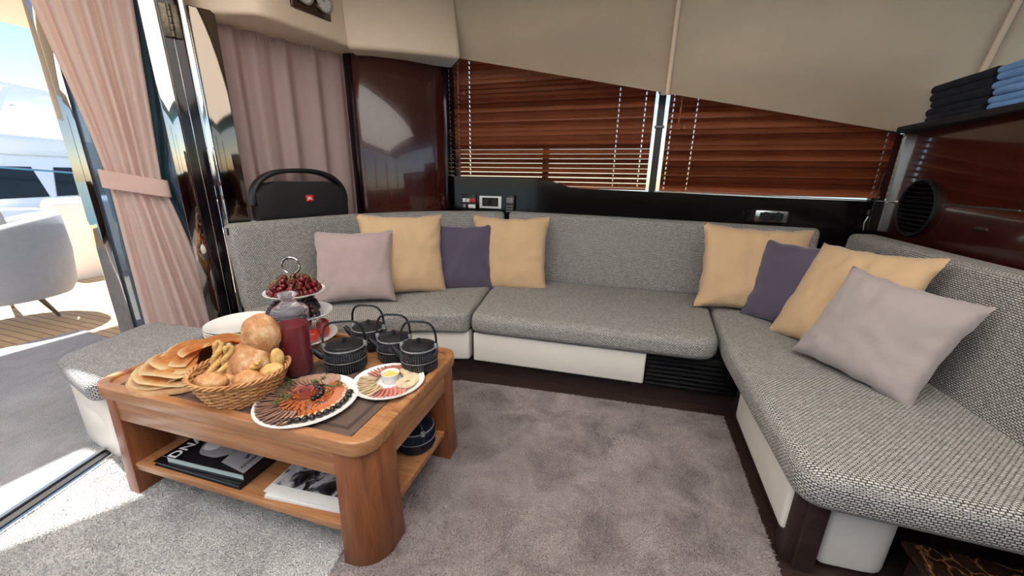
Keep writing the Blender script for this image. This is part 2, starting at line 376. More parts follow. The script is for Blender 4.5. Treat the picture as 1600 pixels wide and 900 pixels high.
def text(name, s, size, M, mat, parent, extrude=.0004, align='CENTER', bold=0):
    cu = bpy.data.curves.new(name, 'FONT'); cu.body = s; cu.size = size; cu.align_x = align; cu.align_y = 'CENTER'; cu.extrude = extrude; cu.offset = bold
    t = bpy.data.objects.new(name+'_tmp', cu); COL.objects.link(t)
    bpy.context.view_layer.update()
    me = bpy.data.meshes.new_from_object(t.evaluated_get(bpy.context.evaluated_depsgraph_get())); bpy.data.objects.remove(t)
    me.materials.clear(); me.materials.append(MATS[mat]); me.name = name
    me.transform(M)
    if parent is not None: me.transform(WM[parent.name].inverted())
    o = bpy.data.objects.new(name, me); COL.objects.link(o)
    if parent is not None: o.parent = parent; WM[o.name] = WM[parent.name].copy()
    return o
def frame(X, Y, o):
    X = Vector(X).normalized(); Y = (Vector(Y)-X*X.dot(Vector(Y))).normalized(); Z = X.cross(Y)
    M = Matrix((X, Y, Z)).transposed().to_4x4(); M.translation = o; return M
def TR(x, y, z, rz=0): return Matrix.Translation((x, y, z)) @ Matrix.Rotation(rz, 4, 'Z')
# ================================================================ the room
def struct(name, bm, mat, **k): return obj(name, bm, mat, kind='structure', **k)
struct('floor', bx(-2.45, 3.3, -2.5, 3.3, -.12, -.014), 'wenge')
# coach roof's aft edge cut askew; gap to the awning added for the sun strip
bm = new_bm(); HX0, HX1, HY0, HY1 = -2.3, 1.5, -1.9, 1.4
prism(bm, [(3.3, -2.5), (3.3, 3.6), (HX1, 3.6), (HX1, -2.5)], 2.55, 2.65); prism(bm, [(HX1, HY1), (HX1, 3.6), (HX0, 3.6), (HX0, HY1)], 2.55, 2.65); prism(bm, [(HX1, -2.5), (HX1, HY0), (HX0, HY0), (HX0, -2.5)], 2.55, 2.65)
prism(bm, [(HX0, -2.5), (HX0, 3.6), (-2.7, 3.6), (-2.9, .83), (-2.61, .83), (-2.88, .38), (-3.22, -.19), (-3.22, -2.5)], 2.55, 2.65); struct('ceiling', bm, 'ceiling_mat', smooth=False)
# invented ceiling hatch out of view; its diffusing pane adds fill light indoors
hx = thing('fill_light_hatch', 'unseen ceiling hatch with diffusing pane, added for fill light', None, (0, .4, 2.55), kind='structure')
obj('pane', bx(HX0, HX1, HY0, HY1, 2.546, 2.552), 'frosted', hx)
bm = new_bm()
for a, b, c, d_ in ((HX0-.03, HX1+.03, HY0-.03, HY0), (HX0-.03, HX1+.03, HY1, HY1+.03), (HX0-.03, HX0, HY0, HY1), (HX1, HX1+.03, HY0, HY1)): box(bm, ((a+b)/2, (c+d_)/2, 2.553), (b-a, d_-c, .03))
obj('frame', bm, 'steel', hx)
# opposite side of the saloon (behind the viewpoint): panelled dado, window band open to the daylight
struct('wall_port', bx(-2.3, 3.3, -2.56, -2.5, -.1, 1.1), 'mahogany_dark')
struct('wall_port_top', bx(-2.3, 3.3, -2.56, -2.5, 2.48, 2.65), 'leather_beige')
bm = new_bm()
for x in (-2.2, -.4, 1.4, 3.2): box(bm, (x, -2.53, 1.5), (.1, .06, 1.5))
struct('trim_1', bm, 'mahogany')
struct('wall_forward', bx(3.3, 3.36, -2.5, 3.3, -.1, 1.15), 'mahogany')
# starboard wall below the windows: black lacquer with a stepped sill
def xz_prism(poly, y0, y1):
    bm = new_bm(); A = [bm.verts.new((x, y0, z)) for x, z in poly]; B = [bm.verts.new((x, y1, z)) for x, z in poly]; n = len(poly)
    bm.faces.new(A); bm.faces.new(B[::-1])
    for i in range(n): bm.faces.new((A[i], B[i], B[(i+1) % n], A[(i+1) % n]))
    bmesh.ops.recalc_face_normals(bm, faces=bm.faces); return bm
sill = [(-1.68, -.1), (1.52, -.1), (1.52, 1.135), (.9, 1.142), (.1, 1.158), (-.42, 1.168), (-.55, 1.176), (-.63, 1.20), (-.72, 1.228), (-.85, 1.238), (-1.68, 1.25)]
wb = struct('wall_starboard', xz_prism(sill, 3.14, 3.18), 'gloss_black', smooth=False)
obj('sill_edge', xz_prism([(.1, 1.159), (1.5, 1.136), (1.5, 1.143), (.1, 1.166)], 3.141, 3.179), 'steel', wb)
# window: black frame, mullions and two panes behind the blinds
w1 = thing('window_1', 'wide cabin window with black frame behind the wooden blinds', None, (0, 3.3, 1.1), kind='structure')
for x, w in ((-1.63, .06), (-.79, .045), (.085, .05), (1.53, .06)): obj('mullion', bx(x-w/2, x+w/2, 3.28, 3.33, 1.1, 2.5), 'black', w1)
obj('frame', bx(-1.68, 1.56, 3.28, 3.33, 1.02, 1.12), 'black', w1)
obj('frame', bx(-1.68, 1.56, 3.28, 3.33, 2.45, 2.55), 'black', w1)
for a, b in ((-1.6, -.81), (-.77, .06), (.11, 1.5)): obj('pane', bx(a, b, 3.30, 3.306, 1.1, 2.47), 'window_glass', w1)
for z in (1.62, 1.86): obj('latch', bx(.05, .12, 3.262, 3.285, z, z+.02, .004), 'plastic_grey', w1)
# padded upper wall: three leather panels with piped seams
wu = thing('wall_upper', 'cream leather padded panelling leaning in above the blinds', None, (0, 3, 2), kind='structure')
def ze(x): return 2.126-(min(x, 1.5)+1.48)*(.571/2.97)
def yu(z): return 3.15-.3*(z-1.55)
def upper_panel(x0, x1):
    bm = new_bm(); nx = max(3, int((x1-x0)/.12)); cols = []
    for i in range(nx+1):
        x = x0+(x1-x0)*i/nx; z0 = ze(x); col = []
        for k in range(9):
            z = z0+(2.58-z0)*k/8; col.append(bm.verts.new((x, yu(z), z)))
        cols.append(col)
    for A, B in zip(cols, cols[1:]):
        for k in range(8): bm.faces.new((A[k], B[k], B[k+1], A[k+1]))
    bmesh.ops.solidify(bm, geom=bm.faces[:], thickness=-.025); bmesh.ops.recalc_face_normals(bm, faces=bm.faces); bev(bm, .006, 2, 50)
    return bm
for a, b in ((-1.85, .088), (.122, 1.722), (1.76, 3.3)): obj('leather_panel', upper_panel(a, b), 'leather_beige', wu)
for x in (.105, 1.741):
    bm = new_bm(); z0 = ze(x)-.004
    tube(bm, [(x, yu(z)+.006, z) for z in (z0, z0+.1, (z0+2.58)/2, 2.58)], .0155, 10); obj('piping', bm, 'leather_beige', wu)
    bm = new_bm(); beam(bm, (x, yu(z0)+.03, z0), (x, yu(2.58)+.03, 2.58), .08, .012, (0, -1, 0)); obj('seam_backing', bm, 'leather_beige', wu)
# soffits over the curtain corner
def fascia(pts, z0, z1, th, topshift=(0, 0), r=.03):
    bm = new_bm(); rows = []; P = [Vector(p) for p in pts]; N = len(P)
    for i, p in enumerate(P):
        t = (P[min(N-1, i+1)]-P[max(0, i-1)]).normalized(); n = Vector((-t.y, t.x)); q = p+n*th
        rows.append([bm.verts.new((p.x, p.y, z0)), bm.verts.new((p.x+topshift[0], p.y+topshift[1], z1)), bm.verts.new((q.x+topshift[0], q.y+topshift[1], z1)), bm.verts.new((q.x, q.y, z0))])
    for A, B in zip(rows, rows[1:]):
        for k in range(4): bm.faces.new((A[k], B[k], B[(k+1) % 4], A[(k+1) % 4]))
    bm.faces.new(rows[0]); bm.faces.new(rows[-1][::-1]); bmesh.ops.recalc_face_normals(bm, faces=bm.faces); bev(bm, r, 4, 40); return bm
cor = [(-2.42, 1.80), (-2.3, 1.835), (-2.2, 1.868), (-2.15, 1.90), (-2.125, 1.95), (-2.115, 2.0), (-2.07, 2.25), (-2.025, 2.5)]
bm = new_bm(); prism(bm, cor+[(-2.15, 2.95), (-2.75, 2.7), (-2.85, 1.85)], 2.10, 2.62); bev(bm, .025, 4, 25); struct('wall_soffit_curtain', bm, 'leather_beige', ang=50)
struct('wall_soffit_column', fascia([(-2.035, 2.46), (-1.9, 2.52), (-1.7, 2.64), (-1.5, 2.775), (-1.365, 2.885)], 2.085, 2.62, .30, (-.05, -.02)), 'leather_beige')
# lacquered column between curtain and blinds
bm = new_bm(); prism(bm, [(-2.12, 2.60), (-1.98, 2.66), (-1.8, 2.81), (-1.66, 2.99), (-1.62, 3.10), (-1.72, 3.25), (-2.05, 3.2), (-2.3, 2.9), (-2.2, 2.66)], .0, 2.12); bev(bm, .012, 2)
wc = struct('wall_column', bm, 'mahogany', ang=60)
obj('edge_strip', bx(-2.195, -2.13, 2.60, 2.70, .5, 2.12, .008), 'gloss_black', wc)
obj('edge_strip', bx(-1.665, -1.60, 3.08, 3.2, .5, 2.2, .008), 'gloss_black', wc)
# forward bulkhead with ledge
wf = struct('wall_bulkhead', bx(1.52, 1.58, .0, 3.26, -.1, 1.55, .004), 'mahogany')
obj('inlay_strip', bx(1.516, 1.522, 2.2, 2.64, 1.146, 1.153), 'chrome', wf)
obj('inlay_strip', bx(1.516, 1.522, 1.0, 2.19, 1.146, 1.153), 'chrome', wf)
obj('inlay_strip', bx(1.516, 1.522, 3.03, 3.13, 1.132, 1.14), 'chrome', wf)
obj('corner_bead', bx(1.508, 1.520, 3.128, 3.140, .95, 1.55), 'steel', wf)
bm = new_bm()
box(bm, (1.517, 2.35, 1.055), (.012, .075, .014)); bev(bm, .004); obj('catch', bm, 'bronze', wf)
struct('trim_2', bx(1.47, 3.3, .0, 3.2, 1.552, 1.586, .008), 'black_matte')
# side ledge behind the left backrest
bm = new_bm(); prism(bm, [(-2.33, 1.62), (-2.1, 2.42), (-1.72, 2.9), (-1.6, 3.12), (-2.2, 3.1), (-2.75, 2.2), (-2.55, 1.75)], .88, .925); bev(bm, .006); struct('trim_3', bm, 'gloss_black', smooth=False)
# door pillar: polished strips around a black core, hinges
pil = thing('door_pillar', 'polished metal and black door pillar between the pink and taupe curtains', None, (-2.47, 1.66, 0), kind='structure')
d = Vector((.56, .83, 0)).normalized()      # across the line of sight
def strip(name, s0, s1, mat, depth=.05, z0=0, z1=2.6, off=0):
    c = Vector((-2.47, 1.66, 0)); n = Vector((-d.y, d.x, 0))
    bm = new_bm(); box(bm, c+d*((s0+s1)/2)+n*off+Vector((0, 0, (z0+z1)/2)), (s1-s0, depth, z1-z0), math.atan2(d.y, d.x)); bev(bm, .006, 2); return obj(name, bm, mat, pil)
strip('polished_strip', -.135, -.065, 'mirror', .03)
strip('black_core', -.063, .028, 'gloss_black', .06)
strip('bright_line', -.02, -.016, 'chrome', .064)
strip('polished_strip', .03, .058, 'chrome', .05)
for z in (1.93, 2.28):
    h = strip('hinge', -.055, .02, 'bronze', .075, z, z+.16, -.004)
    c = Vector((-2.47, 1.66, 0))+d*(-.016)-Vector((-d.y, d.x, 0))*.045
    for k in range(5):
        bm = new_bm(); lathe(bm, [(0, 0), (.011, 0), (.011, .028), (0, .028)], 10, Matrix.Translation((c.x, c.y, z+.004+k*.031))); obj('knuckle', bm, 'bronze', h)
strip('mirror_panel', .062, .185, 'mirror_dim', .02, .5, 2.12, .03)
# folded glass door leaves beyond the pink curtain
def leaf(name, a, b, label):
    t = thing(name, label, None, (a[0], a[1], 0), kind='structure'); A = Vector((a[0], a[1], 0)); B = Vector((b[0], b[1], 0)); dr = (B-A).normalized(); ang = math.atan2(dr.y, dr.x)
    for p, w in ((A+dr*.04, .08), (B-dr*.04, .08)):
        bm = new_bm(); box(bm, (p.x, p.y, 1.19), (w, .045, 2.34), ang); bev(bm, .008, 2); obj('stile', bm, 'mirror', t)
    m = (A+B)/2; L = (B-A).length
    for z in (.06, 2.32):
        bm = new_bm(); box(bm, (m.x, m.y, z), (L-.16, .04, .09), ang); obj('rail', bm, 'steel', t)
    bm = new_bm(); box(bm, (m.x, m.y, 1.19), (L-.15, .01, 2.2), ang); obj('pane', bm, 'tinted_glass', t)
leaf('door_1', (-2.60, 1.70), (-3.08, 1.36), 'open glass door leaf with polished frame behind the pink curtain')
leaf('door_2', (-2.66, 1.80), (-3.10, 1.49), 'second folded glass door leaf standing behind the first')
# threshold track
tk = thing('door_track', 'metal sliding door track let into the floor beside the coffee table', None, (-2.1, .5, 0), kind='structure')
ta, tb = Vector((-1.62, -.95, 0)), Vector((-2.45, 1.66, 0)); td = (tb-ta).normalized(); tn = Vector((-td.y, td.x, 0))
for o_, w_, z_, m_ in ((.0, .11, .006, 'steel'), (-.035, .012, .022, 'chrome'), (.012, .03, .012, 'black'), (.04, .018, .022, 'steel')):
    bm = new_bm(); beam(bm, ta+tn*o_+Vector((0, 0, z_/2-.01)), tb+tn*o_+Vector((0, 0, z_/2-.01)), w_, z_+.02); obj('track_rail', bm, m_, tk)
# ================================================================ rugs and carpets
def rug(name, poly, z0, z1, mat, label):
    bm = new_bm(); prism(bm, poly, z0, z1); bev(bm, .004, 2); return obj(name, bm, mat, None, label=label, cat='rug')
taupe_poly = [(-.885, -1.2), (.60, -1.2), (.575, 1.17), (.565, 2.085), (-.2, 2.02), (-.96, 1.94), (-1.35, 1.78), (-1.95, 1.36), (-.93, .9)]
rug('floor_rug', taupe_poly, -.013, 0, 'carpet_taupe', 'thick taupe pile rug in front of the corner sofa')
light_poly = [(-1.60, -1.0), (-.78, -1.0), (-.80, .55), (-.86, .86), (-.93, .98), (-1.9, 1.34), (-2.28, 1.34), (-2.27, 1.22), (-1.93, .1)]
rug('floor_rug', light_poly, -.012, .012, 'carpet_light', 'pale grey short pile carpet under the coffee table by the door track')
# loose yarn ends along the cut edges of the taupe rug
def fringe(edges, seed):
    rnd = random.Random(seed); bm = new_bm()
    for a, b in edges:
        a, b = Vector(a), Vector(b); L = (b-a).length; t = (b-a)/L; n = Vector((t.y, -t.x))
        for k in range(int(L/.006)):
            p = a+t*(k*.006+rnd.uniform(-.002, .002)); o_ = n*rnd.uniform(-.002, .012)+t*rnd.uniform(-.006, .006); w = t*.0028
            z = rnd.uniform(.002, .010)
            vs_ = [bm.verts.new((p.x-w.x-n.x*.006, p.y-w.y-n.y*.006, 0)), bm.verts.new((p.x+w.x-n.x*.006, p.y+w.y-n.y*.006, 0)), bm.verts.new((p.x+o_.x, p.y+o_.y, z-.008))]
            bm.faces.new(vs_)
    return bm
import numpy as np
def pile(poly, inner, z0, spacing, hgt, seed, box_):
    # cut pile: one leaning blade per tuft, as plain geometry
    rng = np.random.default_rng(seed); x0, x1, y0, y1 = box_
    gx, gy = np.meshgrid(np.arange(x0, x1, spacing), np.arange(y0, y1, spacing)); P = np.c_[gx.ravel(), gy.ravel()]; P = P+rng.uniform(-.5, .5, P.shape)*spacing*1.2
    ins = np.zeros(len(P), bool); q = np.array(poly); n = len(q); j = n-1
    for i in range(n):
        xi, yi = q[i]; xj, yj = q[j]; c = ((yi > P[:, 1]) != (yj > P[:, 1])) & (P[:, 0] < (xj-xi)*(P[:, 1]-yi)/(yj-yi+1e-12)+xi); ins ^= c; j = i
    P = P[ins]; m_ = len(P); a = rng.uniform(0, 2*np.pi, m_); w = spacing*.62; h = hgt*rng.uniform(.6, 1.15, m_)
    flow = np.sin(P[:, 0]*5.1+np.sin(P[:, 1]*3.7)*1.6)+np.sin(P[:, 1]*6.3+P[:, 0]*2.2); ln = rng.normal(0, .42, (m_, 2))+np.c_[flow*.28, -.2*flow]
    dx, dy = np.cos(a)*w, np.sin(a)*w; V = np.empty((m_, 3, 3))
    V[:, 0] = np.c_[P[:, 0]-dx, P[:, 1]-dy, np.full(m_, z0)]; V[:, 1] = np.c_[P[:, 0]+dx, P[:, 1]+dy, np.full(m_, z0)]; V[:, 2] = np.c_[P[:, 0]+ln[:, 0]*h, P[:, 1]+ln[:, 1]*h, z0+h]
    me = bpy.data.meshes.new('pile'); me.vertices.add(m_*3); me.vertices.foreach_set('co', V.ravel()); me.loops.add(m_*3); me.loops.foreach_set('vertex_index', np.arange(m_*3, dtype=np.int32)); me.polygons.add(m_); me.polygons.foreach_set('loop_start', np.arange(0, m_*3, 3, dtype=np.int32)); me.update(); me.validate()
    return me
def add_pile(parent, mat, *a):
    me = pile(*a); me.materials.append(MATS[mat]); o = bpy.data.objects.new('pile', me); COL.objects.link(o); o.parent = parent; o['kind'] = 'stuff'
add_pile(bpy.data.objects['floor_rug'], 'carpet_taupe', taupe_poly, None, -.001, .0038, .0075, 1, (-1.3, .65, .55, 2.15))
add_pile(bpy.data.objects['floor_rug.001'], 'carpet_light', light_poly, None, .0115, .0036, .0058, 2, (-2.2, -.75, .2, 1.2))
tuft_parent = bpy.data.objects['floor_rug']
obj('cut_edge', fringe([((.575, 1.17), (.565, 2.085)), ((.60, -.3), (.575, 1.17)), ((.565, 2.085), (-.2, 2.02)), ((-.2, 2.02), (-.96, 1.94))], 3), 'carpet_taupe', tuft_parent, kind='stuff')
# ================================================================ corner sofa
sofa = thing('corner_sofa', 'built-in grey woven corner sofa running round under the windows', 'sofa', (0, 2.4, 0))
def seat(poly, z0, z1, r=.045, mat='weave'):
    bm = new_bm(); prism(bm, poly, z0, z1); bev(bm, r, 5, 30); return obj('seat_cushion', bm, mat, sofa, ang=70)
def rounded(poly, r, n=5):
    out = []; N = len(poly)
    for i in range(N):
        p = Vector(poly[i]); a = Vector(poly[i-1]); b = Vector(poly[(i+1) % N]); u = (a-p).normalized(); v = (b-p).normalized()
        rr = r[i] if isinstance(r, (list, tuple)) else r
        if rr < 1e-4: out.append(tuple(p)); continue
        A, B = p+u*rr, p+v*rr
        for k in range(n+1):
            t = k/n; out.append(tuple((1-t)**2*A+2*t*(1-t)*p+t*t*B))
    return out
seat(rounded([(-.925, 2.0), (.49, 2.085), (.53, 2.75), (.53, 3.03), (-1.02, 2.98), (-1.03, 2.62)], [.07, .12, 0, 0, 0, .1]), .30, .43)
seat(rounded([(-.935, 2.0), (-1.04, 2.64), (-1.035, 2.99), (-1.55, 2.78), (-1.95, 2.36), (-2.13, 1.98), (-2.27, 1.60), (-2.0, 1.37), (-1.6, 1.66), (-1.25, 1.90)], [.05, .08, 0, .05, .1, .1, .02, .06, .1, .1]), .30, .43)
seat(rounded([(.545, 1.13), (1.55, 1.13), (1.36, 3.04), (.545, 3.04), (.54, 2.75), (.505, 2.1)], [.09, 0, 0, 0, .05, .1]), .305, .435)
# backrests
def back(path, za, zb, th=.13, lean=.06, z0=.40, r=.035):
    bm = new_bm(); slab_along(bm, path, z0, za, zb, th, lean); bev(bm, r, 5, 40); return obj('back_cushion', bm, 'weave', sofa, ang=70)
back(arc_pts([(-2.25, 1.60), (-2.13, 1.94), (-1.95, 2.36), (-1.57, 2.78), (-1.045, 2.985)], 8), .945, .965)
back([(-1.025, 2.975), (-.3, 3.0), (.5, 3.03), (1.2, 3.05)], .972, .945, .12, .045)
back([(1.225, 2.96), (1.24, 2.2), (1.26, 1.6), (1.30, .7)], .945, .93, .15, .06)
# upholstered white fronts
bm = new_bm(); prism(bm, [(-.915, 2.03), (.13, 2.095), (.13, 2.16), (-.915, 2.10)], .105, .30); bev(bm, .012, 3); obj('front_panel', bm, 'leather_white', sofa)
bm = new_bm(); prism(bm, [(-.945, 2.03), (-.945, 2.1), (-1.25, 2.0), (-1.62, 1.76), (-2.05, 1.47), (-2.0, 1.42), (-1.6, 1.69), (-1.25, 1.93)], .105, .30); bev(bm, .012, 3); obj('front_panel', bm, 'leather_white', sofa)
bm = new_bm(); prism(bm, rounded([(.575, 1.26), (.64, 1.26), (.64, 1.93), (.575, 1.95)], [.0, 0, 0, .03]), .10, .305); bev(bm, .014, 3); obj('front_panel', bm, 'leather_white', sofa)
bm = new_bm(); prism(bm, rounded([(.70, 1.255), (.915, 1.27), (.90, 1.5), (.70, 1.5)], [.03, .08, 0, 0]), .0, .305); bev(bm, .012, 3); obj('end_panel', bm, 'leather_white', sofa)
# dark plinths
bm = new_bm(); prism(bm, [(-.96, 2.10), (.66, 2.20), (.66, 2.28), (-.96, 2.16)], -.014, .30); obj('plinth', bm, 'wenge', sofa)
bm = new_bm(); prism(bm, [(-.96, 2.10), (-.96, 2.16), (-1.3, 2.05), (-2.06, 1.52), (-2.0, 1.47), (-1.3, 1.98)], -.014, .30); obj('plinth', bm, 'wenge', sofa)
bm = new_bm(); prism(bm, [(.62, 1.22), (.68, 1.22), (.68, 2.28), (.62, 2.28)], -.014, .30); bev(bm, .004); obj('plinth', bm, 'wenge', sofa)
obj('post', bx(.59, .69, 1.235, 1.32, -.014, .305, .012), 'wenge', sofa)
obj('base_carcass', bx(.95, 1.5, 1.55, 3.0, -.014, .30), 'black', sofa)
# air grille in the middle front
vg = obj('vent_grille', xz_prism([(.145, .10), (.64, .10), (.64, .30), (.145, .30)], 2.145, 2.2), 'black', sofa)
for k in range(7):
    bm = new_bm(); beam(bm, (.14, 2.118, .117+k*.027), (.63, 2.145, .117+k*.027), .03, .012, (0, -.5, 1)); obj('grille_slat', bm, 'black', vg)
# ottoman at the sofa's open end
ot = thing('ottoman', 'low grey woven ottoman behind the bread end of the coffee table', 'ottoman', (-2.28, 1.05, 0))
opoly = rounded([(-2.47, .83), (-2.03, .74), (-1.97, .95), (-2.12, 1.33), (-2.6, 1.29)], [.07, .05, .05, .08, .1])
bm = new_bm(); prism(bm, opoly, .325, .425); bev(bm, .03, 4, 30); obj('seat_pad', bm, 'weave_side', ot, ang=70)
bm = new_bm(); prism(bm, rounded([(-2.43, .835), (-2.08, .79), (-2.02, .98), (-2.16, 1.28), (-2.55, 1.25)], .04), -.005, .325); bev(bm, .01, 2); obj('base', bm, 'leather_white', ot)
# marble-topped step beside the sofa end
ms = thing('marble_step', 'brown veined marble slab low beside the sofa end', 'step', (1.2, 1.0, -.014))
obj('slab', bx(.935, 1.52, .5, 1.32, .10, .125, .004), 'marble', ms)
obj('body', bx(.96, 1.5, .55, 1.3, -.014, .10), 'wenge', ms)
# ================================================================ scatter cushions
def pillow(name, w, h, t, X, Y, c, mat, seed, label, group='scatter cushions on the sofa'):
    M = frame(X, Y, c); bm = new_bm(); n = 26; top = {}; bot = {}
    rnd = random.Random(seed)
    def P(i, j, s):
        u = -1+2*i/n; v = -1+2*j/n
        e = (1-u*u)*(1-v*v)
        pin = 1-.085*(1-v*v)*abs(u)**3; pinv = 1-.085*(1-u*u)*abs(v)**3
        x = u*w/2*pin; y = v*h/2*pinv
        z = s*t*.5*(max(0, 1-abs(u)**2.6)*max(0, 1-abs(v)**2.6))**.5
        y -= .02*(1-abs(v))*e
        # gathers near the seams and soft creases
        rim = max(abs(u), abs(v)); wr = max(0, rim-.45)/.55
        ang = math.atan2(v, u)
        z += s*.015*wr*(1-rim)*6*mnoise.noise(Vector((math.cos(ang)*6+seed, math.sin(ang)*6, .4*rim)))
        z += s*.016*e*mnoise.noise(Vector((u*1.9+seed, v*1.9, s)))
        z += s*.011*e**.5*mnoise.noise(Vector((u*5+seed*2, v*3, s)))
        x += .007*mnoise.noise(Vector((v*4+seed, u, 1)))*wr; y += .007*mnoise.noise(Vector((u*4+seed, v, 2)))*wr
        return Vector((x, y, z))
    for i in range(n+1):
        for j in range(n+1):
            if i in (0, n) or j in (0, n): top[i, j] = bot[i, j] = bm.verts.new(P(i, j, 0))
            else: top[i, j] = bm.verts.new(P(i, j, 1)); bot[i, j] = bm.verts.new(P(i, j, -1))
    for i in range(n):
        for j in range(n):
            bm.faces.new((top[i, j], top[i+1, j], top[i+1, j+1], top[i, j+1])); bm.faces.new((bot[i, j], bot[i, j+1], bot[i+1, j+1], bot[i+1, j]))
    return obj(name, bm, mat, None, M, label=label, cat='cushion', group=group, ang=80)
pillow('scatter_cushion', .50, .49, .16, (.842, .539, 0), (-.238, .372, .897), (-1.744, 1.993, 0.666), 'velvet_mauve', 1, 'dusty mauve velvet cushion at the left end beside the fruit stand')
pillow('scatter_cushion', .59, .585, .17, (.775, .6315, -.02), (-.1516, .228, .962), (-1.565, 2.285, 0.702), 'velvet_yellow', 2, 'mustard cushion directly behind the mauve cushion')
pillow('scatter_cushion', .49, .52, .13, (.86, .51, -.03), (-.07, .246, .969), (-1.250, 2.583, 0.646), 'velvet_purple', 3, 'dark purple cushion between two mustard cushions on the left side')
pillow('scatter_cushion', .61, .60, .15, (.985, .17, .01), (-.06, .2526, .964), (-0.927, 2.769, 0.670), 'velvet_yellow', 4, 'mustard cushion leaning at the middle of the back, right of a purple one')
pillow('scatter_cushion', .64, .56, .17, (.997, .055, -.03), (.0377, .3035, .952), (.735, 2.735, .705), 'velvet_yellow', 5, 'mustard cushion against the back by the right corner')
pillow('scatter_cushion', .56, .50, .15, (.70, -.70, .02), (.20, .22, .955), (.93, 2.50, .67), 'velvet_purple', 6, 'dark purple cushion tucked in the right corner behind a mustard one')
pillow('scatter_cushion', .56, .57, .16, (.445, -.894, .0455), (.38, .235, .894), (1.016, 2.21, .688), 'velvet_yellow', 7, 'mustard cushion lying behind the grey cushion on the right bench')
pillow('scatter_cushion', .47, .47, .16, (.5975, -.795, -.106), (.416, .194, .888), (1.019, 1.90, .645), 'velvet_grey', 8, 'grey mauve cushion in front on the right bench, nearest the viewer')
# ================================================================ coffee table
TA = math.radians(2.6); TM = TR(-1.307, 1.067, 0, TA)
tbl = thing('coffee_table', 'walnut coffee table with rounded corners and a lower shelf', 'table', TM)
TL, TW = 1.21, .69
def rrect(L, Wd, r, n=8):
    out = []
    for cx, cy, a in ((L/2-r, -Wd/2+r, -PI/2), (L/2-r, Wd/2-r, 0), (-L/2+r, Wd/2-r, PI/2), (-L/2+r, -Wd/2+r, PI)):
        for k in range(n+1): out.append((cx+r*math.cos(a+PI/2*k/n), cy+r*math.sin(a+PI/2*k/n)))
    return out
def ring(bm, outer, inner, z0, z1):
    n = len(outer); R_ = [[bm.verts.new((*p, z)) for p in pl] for pl, z in ((outer, z0), (outer, z1), (inner, z1), (inner, z0))]
    for k in range(4):
        A, B = R_[k], R_[(k+1) % 4]
        for i in range(n): bm.faces.new((A[i], A[(i+1) % n], B[(i+1) % n], B[i]))
    bmesh.ops.recalc_face_normals(bm, faces=bm.faces)
bm = new_bm(); ring(bm, rrect(TL, TW, .075), rrect(TL-.07, TW-.07, .045), .43, .482); bev(bm, .006, 3, 50); obj('rim', bm, 'walnut', tbl, local=True)
bm = new_bm(); prism(bm, rrect(TL-.066, TW-.066, .045), .435, .470); obj('top_panel', bm, 'walnut', tbl, local=True)
for s in (-1, 1):
    obj('apron', bx(-TL/2+.12, TL/2-.12, s*(TW/2-.016)-.011, s*(TW/2-.016)+.011, .345, .43, .002), 'walnut', tbl, local=True)
    obj('apron', bx(s*(TL/2-.016)-.011, s*(TL/2-.016)+.011, -TW/2+.15, TW/2-.15, .345, .43, .002), 'walnut_y', tbl, local=True)
bm = new_bm(); prism(bm, rrect(TL-.03, TW-.012, .115), .118, .146); bev(bm, .003); obj('lower_shelf', bm, 'walnut', tbl, local=True)
def leg(sx, sy):
    # broad leg: quarter-round outer corner, square inner sides, a little wider at the floor
    bm = new_bm(); R_ = .10; prof = []; wx, wy = .125, .155
    for z, o_ in ((.43, 0), (.22, .004), (0.0, .012)):
        X1, Y1 = TL/2-.003+o_, TW/2-.003+o_; cx, cy = X1-R_, Y1-R_
        pts = [(cx+R_*math.cos(PI/2*i/10), cy+R_*math.sin(PI/2*i/10)) for i in range(11)]+[(TL/2-wx, Y1), (TL/2-wx, TW/2-wy), (X1, TW/2-wy)]
        prof.append([bm.verts.new((sx*x, sy*y, z)) for x, y in pts])
    for A, B in zip(prof, prof[1:]):
        for i in range(len(A)): bm.faces.new((A[i], A[(i+1) % len(A)], B[(i+1) % len(A)], B[i]))
    bm.faces.new(prof[0]); bm.faces.new(prof[-1]); bmesh.ops.recalc_face_normals(bm, faces=bm.faces); bev(bm, .004, 2, 60)
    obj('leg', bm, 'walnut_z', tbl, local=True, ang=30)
for sx in (-1, 1):
    for sy in (-1, 1): leg(sx, sy)
ZT = .4705
# placemats
def placemat(x0, x1, y0, y1, label):
    t = thing('placemat', label, 'placemat', TR((x0+x1)/2, (y0+y1)/2, ZT, TA), 'placemats on the coffee table'); w, h = x1-x0, y1-y0
    obj('mat', bx(-w/2, w/2, -h/2, h/2, 0, .003), 'placemat', t, local=True)
    bm = new_bm()
    for a, b in ((.028, .014), ):
        for q in ((-w/2+a, w/2-a, -h/2+a, -h/2+a+b), (-w/2+a, w/2-a, h/2-a-b, h/2-a), (-w/2+a, -w/2+a+b, -h/2+a+b, h/2-a-b), (w/2-a-b, w/2-a, -h/2+a+b, h/2-a-b)):
            box(bm, ((q[0]+q[1])/2, (q[2]+q[3])/2, .0031), (q[1]-q[0], q[3]-q[2], .0008))
    obj('woven_border', bm, 'placemat_dark', t, local=True)
placemat(-1.24, -.778, .772, 1.16, 'brown woven placemat under the oval meat platter')
placemat(-1.80, -1.29, .735, 1.14, 'brown woven placemat under the bread basket and board')
